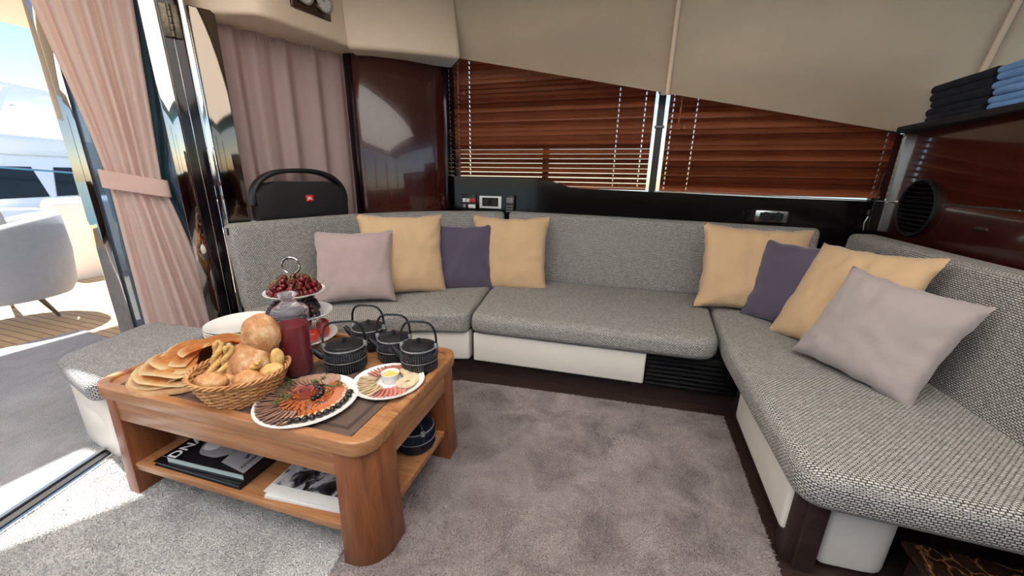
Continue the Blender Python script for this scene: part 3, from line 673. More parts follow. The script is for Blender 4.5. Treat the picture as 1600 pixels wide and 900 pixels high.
# books and magazines on the lower shelf
ZS = .1465
def book(name, w, h, t, M, label, mats, group):
    b = thing(name, label, 'book', M, group)
    obj('cover', bx(-w/2, w/2, -h/2, h/2, 0, .003), mats[0], b, local=True); obj('cover', bx(-w/2, w/2, -h/2, h/2, t-.003, t), mats[0], b, local=True)
    obj('spine', bx(w/2-.003, w/2+.001, -h/2, h/2, 0, t), mats[0], b, local=True)
    obj('pages', bx(-w/2+.006, w/2-.004, -h/2+.008, h/2-.006, .003, t-.003), mats[1], b, local=True); return b
BK = TR(-1.485, .905, ZS, TA)
book('book', .43, .34, .018, BK, 'flat black hardback at the bottom of the pile on the table shelf', ('book_black', 'teal_page'), 'books under the table')
BK2 = TR(-1.458, .902, ZS+.0185, TA+math.radians(2))
b2 = book('book', .38, .31, .036, BK2, 'black hardback with white DNA title and portrait on its cover', ('book_black', 'teal_page'), 'books under the table')
zc = .036
text('cover_title', 'DNA', .056, BK2 @ TR(-.15, -.094, zc+.0003, PI/2), 'ink_white', b2, bold=.001)
def flat_poly(pts, z, h=.0006):
    bm = new_bm(); prism(bm, pts, z, z+h); return bm
def blob(cx, cy, rx, ry, n=28, seed=0, a0=0):
    return [(cx+rx*(1+.12*mnoise.noise(Vector((math.cos(t)*1.5+seed, math.sin(t)*1.5, 0))))*math.cos(t), cy+ry*(1+.12*mnoise.noise(Vector((math.cos(t)*1.5+seed, math.sin(t)*1.5, 3))))*math.sin(t)) for t in [2*PI*i/n for i in range(n)]]
obj('cover_portrait', flat_poly(blob(-.025, -.06, .075, .058, seed=2), zc), 'ink_grey', b2, local=True)
obj('cover_portrait', flat_poly(blob(-.062, -.055, .034, .036, seed=9), zc+.0004), 'ink_white', b2, local=True)
obj('cover_portrait', flat_poly(blob(.012, -.03, .036, .026, seed=4), zc+.0006), 'ink_black', b2, local=True)
obj('cover_portrait', flat_poly([(.055, -.125), (.185, -.15), (.185, .15), (.085, .15), (.06, .02), (.045, -.05)], zc), 'ink_grey', b2, local=True)
text('cover_lettering', '\u0425\u0420\u041e\u041d\u0418\u041a\u0410', .020, BK2 @ TR(.155, -.085, zc+.0009, PI/2), 'ink_black', b2, bold=.0004)
text('cover_lettering', '\u2116', .022, BK2 @ TR(.125, -.075, zc+.0009, PI/2), 'ink_black', b2, bold=.0004)
text('cover_lettering', 'DOM', .024, BK2 @ TR(.150, -.005, zc+.0009, PI/2), 'ink_black', b2, bold=.0004)
def magazine(M, w, h, t, label, printed):
    b = thing('magazine', label, 'magazine', M, 'magazines under the table')
    bm = new_bm(); nx = 12; V = []
    for i in range(nx+1):
        x = -w/2+w*i/nx; dz = .010*(i/nx)**2.5 if printed else .004*(1-i/nx)**2
        V.append([bm.verts.new((x, y, z+dz*(z > 0))) for y, z in ((-h/2, 0), (h/2, 0), (h/2, t), (-h/2, t))])
    for A, B in zip(V, V[1:]):
        for k in range(4): bm.faces.new((A[k], B[k], B[(k+1) % 4], A[(k+1) % 4]))
    bm.faces.new(V[0]); bm.faces.new(V[-1][::-1]); bmesh.ops.recalc_face_normals(bm, faces=bm.faces)
    obj('pages', bm, 'paper', b, local=True)
    if printed:
        bm = new_bm(); V = []
        for i in range(nx+1):
            x = -w/2+.004+(w-.004)*i/nx; z = t+.010*(i/nx)**2.5+.0006; V.append([bm.verts.new((x, y, z)) for y in (-h/2+.035, h/2)])
        for A, B in zip(V, V[1:]): bm.faces.new((A[0], B[0], B[1], A[1]))
        obj('cover_photo', bm, 'print_mono', b, local=True)
        text('cover_lettering', 'co', .07, M @ TR(.13, -.05, t+.0095, .1), 'ink_white', b)
    return b
magazine(TR(-.985, .893, ZS, TA+math.radians(4)), .36, .25, .007, 'plain white-edged magazine lying underneath on the table shelf', False)
magazine(TR(-1.0, .908, ZS+.0115, TA+math.radians(2)), .35, .27, .006, 'magazine with black and white photo cover on top near the table leg', True)
# ================================================================ on the table: crockery
# stack of plates
def plate_bm(r, h=.02):
    bm = new_bm(); lathe(bm, [(0, .002), (r*.55, .002), (r*.58, 0), (r*.62, .003), (r*.97, h-.003), (r, h-.001), (r*.995, h+.002), (r*.96, h), (r*.66, .009), (r*.60, .006), (0, .006)], 40)
    bmesh.ops.recalc_face_normals(bm, faces=bm.faces); return bm
pm = mesh_of(plate_bm(.148), 'plate', 'white_ceramic', True, 50)
ordinal = ['lowest', 'second lowest', 'third from the bottom', 'middle', 'third from the top', 'second from the top', 'topmost']
for k in range(7):
    obj('dinner_plate', pm, None, None, TR(-1.785+.002*math.sin(k*2), 1.222+.002*math.cos(k*3), ZT+k*.0098, k), label=ordinal[k].capitalize()+' white plate in the stack behind the bread', cat='plate', group='stack of white plates')
# juice jug
JX, JY = -1.218, 1.02
jug = thing('juice_jug', 'tall glass jug of red juice with a glass stopper', 'jug', (JX, JY, ZT+.003))
bm = new_bm(); rb, rt_ = .058, .062
lathe(bm, [(0, .0), (rb-.004, 0), (rb, .004), (rb, .02), (rt_, .24), (rt_+.003, .262), (rt_+.001, .266)], 40); bmesh.ops.recalc_face_normals(bm, faces=bm.faces); obj('body', bm, 'thin_glass', jug, local=True, ang=60)
bm = new_bm(); lathe(bm, [(0, .0135), (rb-.012, .0150), (rb-.0045, .0235), (rt_-.0048, .222), (0, .222)], 40); bmesh.ops.recalc_face_normals(bm, faces=bm.faces); obj('juice', bm, 'jug_juice', jug, local=True, ang=60)
bm = new_bm(); lathe(bm, [(.055, .258), (.055, .268), (.064, .270), (.064, .278), (.056, .290), (.030, .305), (.022, .316), (.025, .330), (.033, .338), (.030, .346), (.018, .350), (.0, .344)], 36); bmesh.ops.recalc_face_normals(bm, faces=bm.faces); obj('stopper', bm, 'milky_glass', jug, local=True, ang=60)
bm = new_bm(); tube(bm, [(.062*math.cos(.5)+dx*math.cos(.5), .062*math.sin(.5)+dx*math.sin(.5), z) for dx, z in ((-.004, .235), (.025, .243), (.043, .225), (.047, .185), (.04, .145), (.02, .115), (-.003, .10))], [.006, .007, .008, .008, .008, .007, .005], 10); obj('handle', bm, 'thin_glass', jug, local=True, ang=80)
# three-tier fruit stand
SX, SY = -1.435, 1.245
st = thing('fruit_stand', 'three tier plate stand with ring handle holding cherries and grapes', 'fruit stand', (SX, SY, ZT))
bm = new_bm(); tube(bm, [(0, 0, .0), (0, 0, .32)], .0045, 10); obj('rod', bm, 'chrome', st, local=True)
bm = new_bm(); cr = Vector((.0, 0, .385)); ax = Vector((.87, .5, 0))
tube(bm, [(0, 0, .32), (0, 0, .335)]+[tuple(cr+ax*(.036*math.sin(a))+Vector((0, 0, -.036*math.cos(a)))) for a in [.35+(2*PI-.9)*i/20 for i in range(21)]], .0045, 8); obj('ring_handle', bm, 'chrome', st, local=True)
TIERS = [(.155, .035, .022), (.145, .145, .026), (.125, .248, .024)]
for r, z, h in TIERS:
    bm = plate_bm(r, h); bmesh.ops.translate(bm, verts=bm.verts, vec=(0, 0, z)); obj('tier_plate', bm, 'white_ceramic', st, local=True)
bm = new_bm(); lathe(bm, [(0, 0), (.05, 0), (.05, .006), (.012, .014), (.008, .036), (0, .036)], 24); obj('foot', bm, 'chrome', st, local=True)
# cherries, each with a stem
ch0 = None; rnd = random.Random(4); spots = []
def pack(n, R_, r, z0, layers):
    out = []
    for L, (rad, cnt, dz) in enumerate(layers):
        for k in range(cnt):
            a = 2*PI*k/cnt+L*.4+rnd.uniform(-.08, .08); out.append((rad*math.cos(a), rad*math.sin(a), z0+dz))
    return out
tops = pack(0, 0, 0, ZT+.248+.022, [(.098, 18, .008), (.070, 13, .016), (.040, 8, .014), (.084, 15, .030), (.054, 10, .036), (.028, 5, .036), (.052, 8, .056)])
cm_bm = new_bm(); lathe(cm_bm, [(0, -.0135), (.007, -.0122), (.0125, -.006), (.014, .001), (.0125, .0075), (.008, .0115), (.003, .0118), (0, .0105)], 14); bmesh.ops.recalc_face_normals(cm_bm, faces=cm_bm.faces); cm = mesh_of(cm_bm, 'cherry', 'cherry')
stem_bm = new_bm(); tube(stem_bm, [(0, 0, .010), (.003, 0, .022), (.009, 0, .033), (.018, .002, .042)], .0009, 5); sm_ = mesh_of(stem_bm, 'stem', 'stem_green')
for k, (x, y, z) in enumerate(tops):
    t = obj('cherry', cm, None, None, Matrix.Translation((SX+x, SY+y, z)) @ Matrix.Rotation(rnd.uniform(0, 6), 4, 'Z') @ Matrix.Rotation(rnd.uniform(-.7, .7), 4, 'X'), label='ripe dark red cherry heaped on the top tier', cat='cherry', group='cherries on the top tier')
    share('stem', sm_, t, Matrix())
# dark grapes on the middle tier: bunches of single berries
gb = new_bm(); sphere(gb, (0, 0, 0), .0125, None, 12, 8, (1, 1, 1.15)); gm = mesh_of(gb, 'grape', 'grape')
for bi, (a, lab) in enumerate(((-.35, 'dark grape bunch on the right of the middle tier'), (1.9, 'dark grape bunch at the back of the middle tier'), (-2.3, 'dark grape bunch behind the jug on the middle tier'))):
    cx, cy = .068*math.cos(a), .068*math.sin(a); base = (SX+cx, SY+cy, ZT+.145+.012)
    b = thing('grape_bunch', lab, 'grapes', base, 'dark grapes on the middle tier')
    for dz, rad, n in ((.012, .052, 13), (.014, .026, 7), (.031, .044, 11), (.034, .018, 5), (.050, .030, 8), (.062, .014, 4)):
        for k in range(n):
            q = 2*PI*k/n+dz*40; share('grape', gm, b, Matrix.Translation((rad*math.cos(q)+rnd.uniform(-.003, .003), rad*math.sin(q), dz+rnd.uniform(-.003, .003))))
    bm = new_bm(); tube(bm, [(0, 0, .05), (.004, .002, .075), (.012, .004, .084)], .0018, 6); obj('stalk', bm, 'stem_green', b, local=True)
# red nectarines on the bottom tier
nb = new_bm(); lathe(nb, [(0, -.030), (.014, -.028), (.027, -.015), (.031, .0), (.027, .016), (.014, .026), (.004, .024), (0, .020)], 20)
for v_ in nb.verts:
    a = math.atan2(v_.co.y, v_.co.x); v_.co.xy *= 1-.10*math.exp(-(a*3)**2)
bmesh.ops.recalc_face_normals(nb, faces=nb.faces); nm_ = mesh_of(nb, 'nectarine', 'nectarine', True, 60)
nl = bpy.data.objects
for k, a in enumerate([-.9, -.3, .35, 1.2, 2.2, 3.0, -2.4, -1.6]):
    obj('nectarine', nm_, None, None, Matrix.Translation((SX+.10*math.cos(a), SY+.10*math.sin(a), ZT+.035+.012+.032)) @ Matrix.Rotation(k*1.3, 4, 'Z') @ Matrix.Rotation(.5*math.sin(k*2), 4, 'X'), label='red nectarine in the ring of fruit on the bottom tier', cat='fruit', group='nectarines on the bottom tier')
# ---------------------------------------------------------------- cast-iron teapots
def teapot(name, loc, r, h, rz, label, hh=.10, mat='iron_black', hrz=0.0, handle=True):
    t = thing(name, label, 'teapot', TR(*loc, rz), 'cast iron teapots')
    bm = new_bm(); lathe(bm, [(0, 0), (r*.86, 0), (r*.93, .006), (r*.97, h*.42), (r*1.0, h*.48), (r*1.0, h*.52), (r*.99, h*.56), (r*.97, h*.90), (r*.93, h*.97), (r*.86, h), (r*.70, h*1.005), (0, h*1.0)], 40); bmesh.ops.recalc_face_normals(bm, faces=bm.faces)
    body = obj('body', bm, mat, t, local=True, ang=50)
    bm = new_bm()
    lathe(bm, [(r*1.0, h*.50), (r*1.025, h*.505), (r*1.025, h*.525), (r*1.0, h*.53)], 40); lathe(bm, [(r*.95, h*.955), (r*.97, h*.945), (r*.965, h*.975), (r*.93, h*.985)], 40)
    obj('worn_band', bm, 'iron_edge', body, local=True)
    bm = new_bm(); n = 52
    for k in range(n):
        a = 2*PI*k/n
        for z0, z1, rr in ((h*.57, h*.88, .985), (h*.10, h*.44, .955)):
            M = Matrix.Rotation(a, 4, 'Z'); box(bm, (r*rr, 0, (z0+z1)/2), (.006, .0024, (z1-z0)*(.75+.25*math.sin(k*5.1))), 0, M)
    obj('relief_ribs', bm, 'iron_rib' if mat == 'iron_black' else mat, body, local=True, smooth=False)
    bm = new_bm(); lathe(bm, [(0, h*.99), (r*.72, h*.99), (r*.74, h*1.01), (r*.70, h*1.03), (r*.3, h*1.07), (0, h*1.08)], 36); lid = obj('lid', bm, mat, t, local=True)
    bm = new_bm(); lathe(bm, [(0, h*1.06), (r*.09, h*1.06), (r*.07, h*1.14), (r*.13, h*1.2), (r*.12, h*1.26), (0, h*1.28)], 14); obj('knob', bm, mat, lid, local=True)
    bm = new_bm(); tube(bm, [(-r*.9, 0, h*.55), (-r*1.15, 0, h*.62), (-r*1.38, 0, h*.80), (-r*1.5, 0, h*.9)], [r*.24, r*.2, r*.14, r*.11], 12); obj('spout', bm, mat, t, local=True)
    if handle:
        A = [Vector((math.cos(hrz)*s, math.sin(hrz)*s, 0)) for s in (-1, 1)]
        pts = []
        for i in range(25):
            q = PI*i/24; x = -r*.98*math.copysign(abs(math.cos(q))**.55, math.cos(q)); z = h*.95+hh*math.sin(q)**.62
            pts.append((x*math.cos(hrz), x*math.sin(hrz), z))
        bm = new_bm(); tube(bm, pts, .0048, 8); hd = obj('handle', bm, 'black', t, local=True)
        for s in (-1, 1):
            bm = new_bm(); lathe(bm, [(0, 0), (.009, 0), (.009, .018), (.005, .024), (0, .024)], 12, Matrix.Translation((s*r*.96*math.cos(hrz), s*r*.96*math.sin(hrz), h*.90))); obj('handle_lug', bm, 'iron_edge', hd, local=True)
    return t
teapot('teapot', (-1.095, 1.145, ZT), .083, .105, .55, 'black iron teapot nearest the juice jug, spout to the left', .105, hrz=0.0)
teapot('teapot', (-1.135, 1.345, ZT), .078, .105, .2, 'black iron teapot furthest back behind the others', .105)
teapot('teapot', (-.955, 1.285, ZT), .074, .105, .3, 'black iron teapot third from the jug, between the rear and corner ones', .105)
teapot('teapot', (-.80, 1.235, ZT), .075, .110, .25, 'black iron teapot at the table corner beside the small platter', .108)
teapot('teapot', (-.80, 1.17, ZS), .082, .10, -.6, 'dark blue iron teapot standing on the lower shelf', .05, 'iron_blue')
# ---------------------------------------------------------------- platters
def platter(cx, cy, r, label, name='platter'):
    return obj(name, plate_bm(r, .018), 'white_ceramic', None, TR(cx, cy, ZT+.0035), label=label, cat='plate')
P1 = (-1.035, .885); platter(*P1, .168, 'large white platter of sliced roast meat at the table front')
zp = ZT+.0035+.010
def slice_mesh(name, rx, ry, th, mats, seed, ridge=True):
    bm = new_bm(); n = 18
    lo = []; hi = []
    for i in range(n):
        a = 2*PI*i/n; k = 1+.1*mnoise.noise(Vector((math.cos(a)*1.3+seed, math.sin(a)*1.3, 0))); x, y = rx*k*math.cos(a), ry*k*math.sin(a); w = .0015*math.sin(a*3+seed)
        lo.append(bm.verts.new((x, y, w))); hi.append(bm.verts.new((x, y, th+w)))
    f = bm.faces.new(hi); bm.faces.new(lo[::-1])
    for i in range(n): q = bm.faces.new((lo[i], lo[(i+1) % n], hi[(i+1) % n], hi[i])); q.material_index = 1
    return mesh_of(bm, name, mats, True, 40)
rs = [slice_mesh('meat_slice', .036, .024, .004, ('roast', 'roast_rim'), s) for s in (1, 5, 9)]
for k in range(30):
    a = math.radians(92+k*6.8); rr = .122
    M = Matrix.Translation((P1[0]+rr*math.cos(a), P1[1]+rr*math.sin(a), zp+.010+.001*(k % 2))) @ Matrix.Rotation(a, 4, 'Z') @ Matrix.Rotation(.42, 4, 'X')
    obj('meat_slice', rs[k % 3], None, None, M, label='thin slice of brown roast meat fanned round the large platter', cat='meat', group='roast slices on the large platter')
hs = [slice_mesh('carrot_slice', .020, .009, .004, ('carrot', 'carrot'), s) for s in (2, 6)]
for k in range(26):
    if k < 16: a = math.radians(-60+k*9.2); rr = .104
    else: a = math.radians(170+(k-16)*15); rr = .068
    M = Matrix.Translation((P1[0]+rr*math.cos(a), P1[1]+rr*math.sin(a), zp+.012+.004*(k >= 16))) @ Matrix.Rotation(a+.2, 4, 'Z') @ Matrix.Rotation(.6, 4, 'X')
    obj('carrot_slice', hs[k % 2], None, None, M, label='orange glazed carrot slice on the large platter', cat='vegetable', group='carrot slices on the large platter')
bm = new_bm()
for k in range(260):
    a = rnd.uniform(0, 6.28); rr = .085*math.sqrt(rnd.random()); z = zp+.006+.018*(1-rr/.085)+rnd.uniform(0, .006); q = rnd.uniform(0, PI); L = rnd.uniform(.008, .018)
    c = Vector((P1[0]+rr*math.cos(a), P1[1]+rr*math.sin(a), z)); d_ = Vector((math.cos(q), math.sin(q), rnd.uniform(-.3, .3)))*L
    beam(bm, c-d_, c+d_, .003, .0025)
obj('shredded_salad', bm, 'carrot', None, label='heap of shredded orange vegetable in the middle of the large platter', cat='salad', kind='stuff')
rose = thing('ham_rose', 'rolled ham rosette at the centre of the large platter', 'meat', (P1[0]-.012, P1[1]+.005, zp+.02))
for j in range(5):
    bm = new_bm(); R0 = .008+.007*j; n = 16; V = []
    for i in range(n+1):
        a = j*1.9+i/n*4.6; V.append([bm.verts.new((R0*math.cos(a), R0*math.sin(a), -.004)), bm.verts.new((R0*1.35*math.cos(a), R0*1.35*math.sin(a), .022-.003*j+.003*math.sin(a*5)))])
    for A, B in zip(V, V[1:]): bm.faces.new((A[0], B[0], B[1], A[1]))
    bmesh.ops.solidify(bm, geom=bm.faces[:], thickness=.0018); obj('petal', bm, 'ham', rose, local=True)
ob_ = new_bm(); sphere(ob_, (0, 0, 0), .0095, None, 12, 8, (1, 1, 1.3)); om_ = mesh_of(ob_, 'olive', 'olive')
for k in range(22):
    if k < 13: a = math.radians(-75+k*9.0); rr = .138
    else: a = math.radians(-20+(k-13)*19); rr = .047
    obj('black_olive', om_, None, None, Matrix.Translation((P1[0]+rr*math.cos(a), P1[1]+rr*math.sin(a), zp+.014+.012*(k >= 13))) @ Matrix.Rotation(k, 4, 'Z') @ Matrix.Rotation(1.3, 4, 'X'), label='small black olive on the large platter', cat='olive', group='olives on the large platter')
for k in range(16):
    a = math.radians(-70+k*9.5); rr = .122
    bm = new_bm(); sphere(bm, (0, 0, 0), .010, None, 10, 6, (1.2, .9, .6))
    for v_ in bm.verts: v_.co *= 1+.2*nz(v_.co*100, 1, k)
    obj('mushroom_piece', bm, 'cheese' if k % 3 else 'pate', None, TR(P1[0]+rr*math.cos(a), P1[1]+rr*math.sin(a), zp+.011, k), label='pale mushroom piece at the rim of the large platter', cat='mushroom', group='mushroom pieces on the large platter')
def sprig(x, y, z, s, seed, label):
    r_ = random.Random(seed); t = thing('parsley_sprig', label, 'herb', (x, y, z), 'parsley sprigs')
    bm = new_bm(); bl = new_bm()
    for k in range(7):
        a = r_.uniform(0, 6.28); e = Vector((math.cos(a)*s, math.sin(a)*s, r_.uniform(.2, .7)*s)); tube(bm, [(0, 0, 0), e*.5+Vector((0, 0, .004)), e], .0008, 4)
        for q in range(12):
            c = e*r_.uniform(.4, 1.05)+Vector((r_.uniform(-1, 1), r_.uniform(-1, 1), r_.uniform(-.4, .8)))*s*.28; u = Vector((r_.uniform(-1, 1), r_.uniform(-1, 1), r_.uniform(-.3, .6)))*s*.16; w = Vector((-u.y, u.x, u.z*.3))*.6
            bl.faces.new([bl.verts.new(c-u), bl.verts.new(c+w), bl.verts.new(c+u), bl.verts.new(c-w)])
    obj('stalk', bm, 'stem_green', t, local=True); obj('leaf', bl, 'herb', t, local=True, smooth=False)
sprig(P1[0]-.115, P1[1]+.02, zp+.016, .030, 1, 'parsley sprig at the left of the large platter')
sprig(P1[0]-.055, P1[1]-.055, zp+.020, .030, 2, 'parsley sprig at the front of the large platter')
sprig(P1[0]-.035, P1[1]+.085, zp+.018, .026, 3, 'parsley sprig at the back of the large platter')
sprig(P1[0]+.055, P1[1]+.075, zp+.020, .024, 4, 'parsley sprig at the far right of the large platter')
P2 = (-.845, 1.085); platter(*P2, .135, 'smaller white platter with ham, cheese and a sauce cup')
rk = thing('sauce_cup', 'small white ramekin of yellow butter on the smaller platter', 'bowl', (P2[0]+.0, P2[1]+.012, ZT+.0095))
bm = new_bm(); lathe(bm, [(0, 0), (.027, 0), (.030, .003), (.034, .034), (.035, .038), (.032, .038), (.030, .034), (.028, .018), (0, .018)], 30); bmesh.ops.recalc_face_normals(bm, faces=bm.faces); obj('cup', bm, 'white_ceramic', rk, local=True)
bm = new_bm(); lathe(bm, [(0, .034), (.010, .032), (.022, .030), (.0295, .028), (.0285, .018), (0, .018)], 24)
for v_ in bm.verts: v_.co.z += .004*nz(v_.co*120)*(v_.co.z > .02)
obj('butter', bm, 'butter', rk, local=True)
hm = [slice_mesh('ham_slice', .030, .013, .0025, ('ham', 'ham'), s) for s in (3, 8)]
for k in range(11):
    a = math.radians(92+k*8); rr = .082
    obj('ham_slice', hm[k % 2], None, None, Matrix.Translation((P2[0]+rr*math.cos(a), P2[1]+rr*math.sin(a), ZT+.022+.001*(k % 2))) @ Matrix.Rotation(a, 4, 'Z') @ Matrix.Rotation(.8, 4, 'X'), label='pink ham strip fanned at the back left of the smaller platter', cat='meat', group='ham strips on the smaller platter')
for k in range(8):
    a = math.radians(-88+k*9); rr = .090
    obj('ham_slice', hm[k % 2], None, None, Matrix.Translation((P2[0]+rr*math.cos(a), P2[1]+rr*math.sin(a), ZT+.020+.001*(k % 2))) @ Matrix.Rotation(a, 4, 'Z') @ Matrix.Rotation(.55, 4, 'X'), label='pink ham fold at the front right of the smaller platter', cat='meat', group='ham folds at the front of the smaller platter')
ps = [slice_mesh('pate_slice', .034, .026, .004, ('cheese', 'pate'), s) for s in (4, 7)]
for k in range(9):
    a = math.radians(188+k*10); rr = .082
    obj('chicken_roll_slice', ps[k % 2], None, None, Matrix.Translation((P2[0]+rr*math.cos(a), P2[1]+rr*math.sin(a), ZT+.019+.001*(k % 2))) @ Matrix.Rotation(a, 4, 'Z') @ Matrix.Rotation(.35, 4, 'X'), label='pale meat roll slice at the front left of the smaller platter', cat='meat', group='pale roll slices on the smaller platter')
def ringslice(rx, ry, hx, th):
    bm = new_bm(); n = 24; o_ = [(rx*math.cos(2*PI*i/n), ry*math.sin(2*PI*i/n)) for i in range(n)]; i_ = [(hx*math.cos(2*PI*i/n)+.006, hx*.6*math.sin(2*PI*i/n)) for i in range(n)]
    ring(bm, o_, i_, 0, th); return mesh_of(bm, 'cheese_slice', 'cheese', True, 40)
rsl = ringslice(.038, .030, .011, .006)
for k, (a, lab) in enumerate(((20, 'lowest pale cheese slice with a hole, right of the sauce cup'), (8, 'middle pale cheese slice with a hole, right of the sauce cup'), (-6, 'topmost pale cheese slice with a hole, right of the sauce cup'), (50, 'grey-green cheese slice at the back of the smaller platter'), (66, 'cheese slice at the back left of the smaller platter'))):
    q = math.radians(a); rr = .083
    obj('cheese_slice', rsl, None, None, Matrix.Translation((P2[0]+rr*math.cos(q), P2[1]+rr*math.sin(q), ZT+.020+.004*(k if k < 3 else 0))) @ Matrix.Rotation(q+1.2, 4, 'Z') @ Matrix.Rotation(.2, 4, 'X'), label=lab, cat='cheese', group='cheese slices on the smaller platter')
# ---------------------------------------------------------------- bread board and flatbreads
BX, BY = -1.635, .87
bm = new_bm(); n = 48; rows = []
for z, k in ((0, .96), (.006, 1.0), (.022, .985), (.027, .96)):
    rows.append([bm.verts.new((.172*k*(1+.035*mnoise.noise(Vector((math.cos(2*PI*i/n)*2, math.sin(2*PI*i/n)*2, z*30))))*math.cos(2*PI*i/n), .165*k*(1+.035*mnoise.noise(Vector((math.cos(2*PI*i/n)*2, math.sin(2*PI*i/n)*2, z*30))))*math.sin(2*PI*i/n), z)) for i in range(n)])
for A, B in zip(rows, rows[1:]):
    for i in range(n): bm.faces.new((A[i], A[(i+1) % n], B[(i+1) % n], B[i]))
bm.faces.new(rows[-1]); bm.faces.new(rows[0][::-1])
obj('bread_board', bm, 'board_wood', None, TR(BX, BY, ZT+.0035, .4), label='round wooden board with live edge under the flatbreads', cat='board')
def flatbread(a0, a1, R_, tilt, loc, rz, seed, label, fold=.018):
    bm = new_bm(); L = bm.loops.layers.uv.active; nr, na = 10, 26; G = []
    for i in range(nr+1):
        r = R_*(.04+.96*i/nr); row = []
        for j in range(na+1):
            a = a0+(a1-a0)*j/na; w = fold*(i/nr)*math.sin(a*3.3+seed*2)*(.6+.4*math.sin(seed+a*2)) + .016*mnoise.noise(Vector((r*9*math.cos(a), r*9*math.sin(a), seed)))
            rr = r*(1+.07*(i/nr)*mnoise.noise(Vector((a*2, seed, 0)))); z = w+.012*(1-(i/nr))+.006*(1-(i/nr)**6)
            row.append((bm.verts.new((rr*math.cos(a), rr*math.sin(a), z)), i/nr))
        G.append(row)
    for i in range(nr):
        for j in range(na):
            q = (G[i][j], G[i+1][j], G[i+1][j+1], G[i][j+1]); f = bm.faces.new([v[0] for v in q])
            for l, v in zip(f.loops, q): l[L].uv = (0, .0 if v[1] < .84 else (v[1]-.84)*3.6)
    bmesh.ops.solidify(bm, geom=bm.faces[:], thickness=.009); bmesh.ops.recalc_face_normals(bm, faces=bm.faces)
    obj('flatbread', bm, 'flat', None, Matrix.Translation((BX+loc[0], BY+loc[1], ZT+.0035+.027+loc[2])) @ Matrix.Rotation(rz, 4, 'Z') @ Matrix.Rotation(tilt[0], 4, 'X') @ Matrix.Rotation(tilt[1], 4, 'Y'), label=label, cat='bread', group='flatbreads on the board', ang=70)
FB = [(1.6, 6.1, .160, 0, 0, .0, .00, .004, 'lowest folded flatbread, its pale edge on the wooden board'), (1.7, 6.0, .158, .01, .02, .01, .005, .016, 'second folded flatbread from the board'), (1.5, 5.9, .150, .01, .02, .015, .02, .028, 'third folded flatbread from the board, pale curled edge'),
      (1.6, 5.7, .158, .02, .04, .02, .03, .040, 'fourth folded flatbread, showing at the left of the heap'), (1.5, 5.5, .150, .03, .04, .035, .05, .052, 'fifth folded flatbread in the middle of the heap'), (1.2, 5.2, .145, .0, .05, .05, .07, .064, 'upper flatbread folded towards the ottoman'),
      (.7, 4.6, .130, -.04, .05, .10, .085, .075, 'orange topped flatbread at the top back of the heap'), (.2, 4.0, .095, -.15, .04, .165, .09, .092, 'orange flatbread standing up behind the bread basket')]
for k, (a0, a1, R_, tx, ty, lx, ly, lz, lab) in enumerate(FB): flatbread(a0, a1, R_, (tx, ty), (lx, ly, lz), .07*math.sin(k*2), k*1.37+1, lab, .011)
# ---------------------------------------------------------------- bread basket
KX, KY = -1.285, .845
bk = thing('bread_basket', 'oval wicker basket full of bread rolls', 'basket', TR(KX, KY, ZT+.0035, .35))
ns = 33; H = .105
def bk_r(z): return .098+.052*(z/H)**.8
bm = new_bm(); lathe(bm, [(0, .004), (.098, .004), (.098, 0), (0, 0)], 32); obj('base', bm, 'wicker', bk, local=True)
stake_bm = new_bm()
for k in range(ns):
    a = 2*PI*k/ns; tube(stake_bm, [(bk_r(z)*math.cos(a), bk_r(z)*math.sin(a)*.93, z) for z in (0, .03, .06, .09, H)], .0028, 6)
obj('stakes', stake_bm, 'wicker', bk, local=True, kind='stuff')
for row in range(13):
    z = .006+row*.0077; bm = new_bm(); pts = []
    N = ns*4
    for i in range(N):
        a = 2*PI*i/N; wob = .0042*math.cos(ns*a*.5*1.0+PI*(row % 2)) if False else .0042*math.cos((ns-1)/2*a+PI*(row % 2)+0*a)
        r = bk_r(z)+wob; pts.append((r*math.cos(a), r*math.sin(a)*.93, z+.0008*math.sin(a*7+row)))
    tube(bm, pts, .0036, 6, closed=True); obj('weft_strand', bm, 'wicker', bk, local=True, ang=80)
for q in range(3):
    bm = new_bm(); N = 120; pts = []
    for i in range(N):
        a = 2*PI*i/N; ph = a*14+q*2*PI/3; r = bk_r(H)+.003+.006*math.cos(ph); pts.append((r*math.cos(a), r*math.sin(a)*.93, H+.004+.006*math.sin(ph)))
    tube(bm, pts, .0038, 6, closed=True); obj('braided_rim', bm, 'wicker', bk, local=True, ang=80)
def loaf(c, s, rz, rx, mat, seed, label, group=None, name='bread_roll', ny=0):
    bm = new_bm(); sphere(bm, (0, 0, 0), 1, None, 28, 18)
    for v_ in bm.verts:
        p = v_.co.copy(); k = 1+.07*mnoise.noise(p*1.4+Vector((seed, 0, 0)))+.03*mnoise.noise(p*4+Vector((seed, 2, 0))); v_.co = Vector((p.x*s[0], p.y*s[1], p.z*s[2]))*k
    obj(name, bm, mat, None, Matrix.Translation(c) @ Matrix.Rotation(rz, 4, 'Z') @ Matrix.Rotation(rx, 4, 'X') @ Matrix.Rotation(ny, 4, 'Y'), label=label, cat='bread', group=group, ang=80)
zb = ZT+.0035
loaf((KX+.005, KY+.035, zb+.105), (.080, .068, .09), .3, -.2, 'crust_floury', 3, 'large floury loaf filling the middle of the basket', name='loaf')
loaf((KX+.020, KY+.085, zb+.205), (.068, .058, .078), .3, -.1, 'crust_floury', 7, 'round crusty loaf standing highest in the basket', name='loaf')
G_ = 'rolls in the wicker basket'
loaf((KX-.020, KY-.085, zb+.098), (.056, .034, .031), .25, 0, 'crust', 11, 'seeded oval roll at the front left of the basket', G_)
